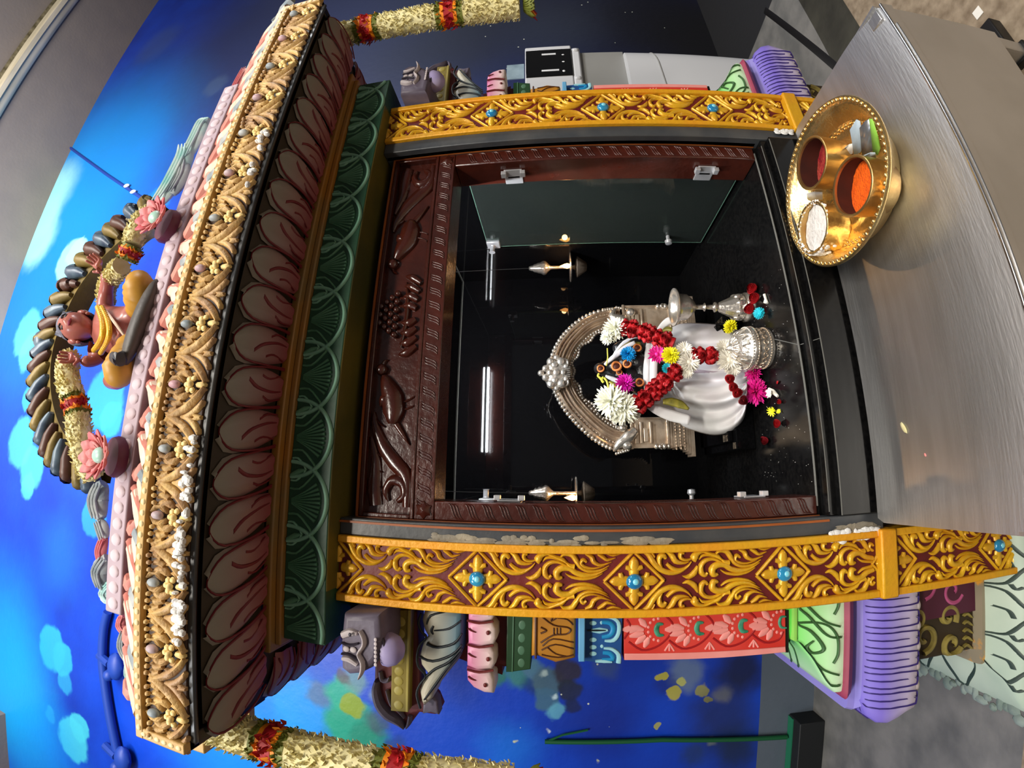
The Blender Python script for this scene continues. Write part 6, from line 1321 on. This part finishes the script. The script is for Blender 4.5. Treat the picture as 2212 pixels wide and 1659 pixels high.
for i in range(19):
    th = PI*i/18; row = []
    for k in range(28):
        a = 2*PI*k/28; d = Vector((math.sin(th)*math.cos(a), math.sin(th)*math.sin(a), -math.cos(th)))
        r = 1.0; fx, fy, fz = d.x, d.y, d.z                      # front is -y
        p = Vector((d.x*.80, d.y*.95, d.z*1.15))
        if fz < -.2: p.x *= 1-.28*min(1, (-.2-fz)/.7); 
        fr_ = max(0, -fy)
        p.y -= .16*fr_*math.exp(-((fx/.14)**2+((fz+.08)/.20)**2))+.07*math.exp(-((fx/.28)**2+((fz+.42)/.10)**2))*fr_+.08*math.exp(-((fx/.25)**2+((fz+.78)/.18)**2))*fr_
        for s in (-1, 1): p.y += .11*fr_*math.exp(-(((fx-s*.30)/.15)**2+((fz-.12)/.13)**2)); p.y -= .06*fr_*math.exp(-(((fx-s*.42)/.2)**2+((fz+.2)/.2)**2))
        p.y += .05*fr_*math.exp(-((fx/.3)**2+((fz+.32)/.05)**2))
        p *= hr_; p.rotate(q); row.append(hc_+p)
    rows.append(row)
b.grid(rows, True)
def hp_(x, y, z): v = Vector((x, y, z))*hr_; v.rotate(q); return hc_+v
for s in (-1, 1): b.ball(hp_(s*.84, .05, -.02), (.008, .012, .018), 10, 8); b.ball(hp_(s*.84, .02, -.42), (.005, .006, .007), 8, 5)
hd = S(b, 'head', 'skin_paint', ST, sm=60)
b = MB()
for s in (-1, 1): b.ball(hp_(s*.30, -.80, .12), (.0075, .004, .0045), 10, 6); b.tube([hp_(s*.14, -.90, .30), hp_(s*.32, -.86, .36), hp_(s*.48, -.74, .28)], .0018, 6)
S(b, 'eye_and_brow', 'cloth_dark', hd); b = MB(); b.tube([hp_(-.2, -.92, -.42), hp_(0, -1.0, -.46), hp_(.2, -.92, -.42)], [.002, .004, .002], 8); S(b, 'lips', 'rose_lip', hd)
b = MB(); rows = []
for i in range(9):
    th = PI*.5*i/8; rows.append([hp_(.87*math.cos(a)*math.cos(th*1.0)*1.0, .99*math.sin(a)*math.cos(th)+.12, .28+.98*math.sin(th)+(-.45*max(0, math.sin(a)) if i == 0 else 0)) for a in [2*PI*k/26 for k in range(26)]])
b.grid(rows, True)
for k in range(22): a = PI*k/21; b.tube([hp_(.88*math.cos(a), .95*math.sin(a)+.1, .25), hp_(.93*math.cos(a), 1.02*math.sin(a)+.14, -.1), hp_(.86*math.cos(a), .95*math.sin(a)+.14, -.55)], [.006, .007, .004], 6)
for k in range(-5, 6): b.tube([hp_(k*.14, -.72+.02*k*k, .62), hp_(k*.13, -.3, 1.02), hp_(k*.09, .5, 1.12)], .0038, 6)
S(b, 'hair', 'hair_paint', hd, sm=60)
for hx_, hy_, dz, lean in ((172, 768, -.048, (-.3, -.5, .6)), (222, 582, -.038, (.5, -.5, .4))):
    pc = J(hx_, hy_, dz); jn = [(pc, (.014, .010))]; ed = []; ax = Vector(lean).normalized(); sd = ax.cross(Vector((0, 1, 0))).normalized(); cur = ax.cross(sd)
    jn.append((pc+ax*.014, (.016, .009))); ed.append((0, 1))
    for k, ln in enumerate((.020, .024, .025, .021)):
        o = sd*(k-1.5)*.0082; i0 = len(jn); jn += [(pc+ax*.024+o, .0042), (pc+ax*(.024+ln*.5)+o*1.1+cur*.004, .004), (pc+ax*(.024+ln)+o*1.15+cur*.013, .0034)]; ed += [(1, i0), (i0, i0+1), (i0+1, i0+2)]
    i0 = len(jn); jn += [(pc+sd*.016+ax*.006, .0048), (pc+sd*.026+ax*.015+cur*.004, .0038)]; ed += [(0, i0), (i0, i0+1)]
    skin('hand', 'skin_paint', jn, ed, bd, 0, 1)
for jx, nm in ((((286, 745, -.03), (272, 780, -.055), (258, 802, -.075), (258, 815, -.06)), 'knee_cloth'), (((304, 670, -.02), (304, 640, -.05), (302, 618, -.065), (298, 604, -.06)), 'knee_cloth')):
    b = MB(); P2, W2 = smooth([tuple(J(*v)) for v in jx], [.032, .038, .036, .022], 5); b.tube(P2, [w*(1+.06*math.sin(i*2.1)) for i, w in enumerate(W2)], 18); S(b, nm, 'cloth_yellow', ST, sm=60)
b = MB(); P2, _ = smooth([tuple(J(*v)) for v in ((274, 768, -.05), (262, 775, -.105), (245, 775, -.10))], None, 4); b.tube(P2, .015, 10, .6); S(b, 'dark_sash', 'cloth_dark', ST)
b = MB()
for rad, (a_, c_, e_) in ((.0075, ((212, 664), (222, 718), (204, 756))), (.0065, ((220, 664), (236, 716), (218, 762)))):
    P2, _ = smooth([tuple(J(a_[0], a_[1], -.045)), tuple(J((a_[0]+c_[0])/2+4, (a_[1]+c_[1])/2, -.062)), tuple(J(*c_, -.07)), tuple(J((e_[0]+c_[0])/2+4, (e_[1]+c_[1])/2, -.062)), tuple(J(*e_, -.04))], None, 8); P2 = [Vector(v) for v in P2]
    for i, p in enumerate(P2): b.ball(p, (rad, rad, rad*1.25), 8, 6)
    b.tube(P2, rad*.7, 8)
S(b, 'necklace', 'gold_paint', ST, sm=60)
b = MB(); b.tube(smooth([tuple(J(226, 668, -.045)), tuple(J(250, 700, -.064)), tuple(J(272, 730, -.05))], None, 5)[0], .0035, 6); S(b, 'sacred_thread', 'cream_leaf', ST)
b = MB(); ce = J(303, 695, -.075); q2 = Vector((0, 0, 1)).rotation_difference(Vector((.12, -.9, .55)).normalized()); b.ball(ce, (.105, .038, .020), 24, 10, q2); S(b, 'stone_seat', 'stone_dark', ST, sm=60)
P1 = [PY(x, y, d) for x, y, d in ((322, 462, -.10), (305, 480, -.12), (292, 505, -.13), (286, 530, -.13))]; P2 = [PY(x, y, d) for x, y, d in ((286, 530, -.13), (280, 545, -.13), (272, 562, -.125))]; P3 = [PY(x, y, d) for x, y, d in ((262, 575, -.10), (240, 600, -.07), (228, 632, -.03), (230, 660, .0))]
hang('jasmine_garland', 'cream jasmine garland with one red band on the statue arm nearer the dispenser', [('w', P1), ('r', P2), ('w', P3)], .026, None, .008)
P1 = [PY(x, y, d) for x, y, d in ((152, 772, -.09), (144, 800, -.11), (150, 835, -.12), (160, 860, -.12))]; P2 = [PY(x, y, d) for x, y, d in ((160, 860, -.12), (165, 880, -.12), (168, 902, -.12))]; P3 = [PY(x, y, d) for x, y, d in ((168, 902, -.12), (172, 935, -.125), (178, 970, -.13), (188, 1000, -.12), (200, 1025, -.10))]
hang('jasmine_garland', 'cream jasmine garland with one red band on the statue arm nearer the blue mural corner', [('w', P1), ('r', P2), ('w', P3)], .028, None, .008)

# ============================================================ WHITE DISPENSER BEHIND THE PILLAR
DY = .44
DP = thing('touchless_dispenser', 'tall white plastic dispenser with a glossy black front behind the gold pillar', 'dispenser', tuple(Vector((1.22, DY+.1, -ZO))))
z1_, z0_ = PY(1134, 150, DY).z, PY(1238, 150, DY).z; xr = PY(1180, 100, DY).x; xl = PY(1180, 205, DY).x-.10; xb0 = PY(1180, 166, DY).x; xb1 = PY(1180, 109, DY).x
b = MB(); b.box(xl, xr, DY, DY+.22, z0_, z1_); hd_ = S(b, 'dispenser_head', 'white_plastic', DP, bevel=.006)
b = MB(); b.box(xb0, xb1, DY-.004, DY+.01, z0_+.002, z1_-.004); bkp = S(b, 'black_front', 'gloss_black', DP, bevel=.002)
b = MB()
for yy, ln in ((153, 1.0), (118, .8)):
    a_, c_ = PY(1170, yy, DY-.005), PY(1170+38*ln, yy, DY-.005); b.box(a_.x-.005, a_.x+.005, DY-.0055, DY-.004, c_.z, a_.z)
for x_, yy in ((1218, 153), (1217, 133), (1216, 118)): p = PY(x_, yy, DY-.005); b.ball(p, (.007 if yy > 140 else .004, .0015, .006), 8, 5)
S(b, 'white_mark', 'mark_white', bkp)
zc_ = PY(1257, 150, DY).z; b = MB(); b.box(xl, xr-.02, DY+.0, DY+.21, zc_, z0_); b.box(xb1-.02, xb1, DY-.008, DY+.01, zc_+.006, z0_-.004); b.box(xb0-.03, xb0-.01, DY-.008, DY+.01, zc_+.006, z0_-.004); S(b, 'nozzle_collar', 'white_plastic', DP, bevel=.008)
zn0 = PY(1352, 150, DY+.02).z; xn = PY(1300, 113, DY+.02).x; b = MB(); b.box(xl, xn, DY+.02, DY+.20, zn0, zc_); S(b, 'grey_back', 'white_plastic_grey', DP, sm=False)
b = MB(); rows = []; zl0 = -ZO+.002
xr1, xr2 = PY(1352, 98, DY-.02).x, PY(1638, 115, DY-.02).x
for i in range(13):
    t = i/12; z = zn0+(zl0-zn0)*t; xr_ = xr1+(xr2-xr1)*t; xc = (xl+xr_)/2; hw_ = (xr_-xl)/2
    rows.append([(xc+hw_*math.copysign(abs(math.cos(a))**.45, math.cos(a)), DY+.09+.115*math.copysign(abs(math.sin(a))**.6, math.sin(a)), z) for a in [2*PI*k/36 for k in range(36)]])
b.grid(rows, True); b.f.append(tuple(range(len(b.v)-36*13, len(b.v)-36*12))); lw = S(b, 'dispenser_body', 'white_plastic', DP, sm=50)
b = MB(); zs_ = PY(1428, 150, DY-.02).z; t_ = (zs_-zn0)/(zl0-zn0); xr_ = xr1+(xr2-xr1)*t_; xc = (xl+xr_)/2; hw_ = (xr_-xl)/2
b.tube([(xc+(hw_+.0005)*math.copysign(abs(math.cos(a))**.45, math.cos(a)), DY+.09+.1155*math.copysign(abs(math.sin(a))**.6, math.sin(a)), zs_+.03*math.cos(a)) for a in [2*PI*k/48 for k in range(49)]], .003, 6, cap=False); S(b, 'seam', 'white_plastic_grey', lw)
p0, p1 = PY(1094, 172, DY+.06), PY(1132, 138, DY+.06); b = MB(); b.box(p0.x, p1.x, DY+.06, DY+.064, p1.z, p0.z); S(b, 'clear_sign_holder', 'clear_film', DP, sm=False)
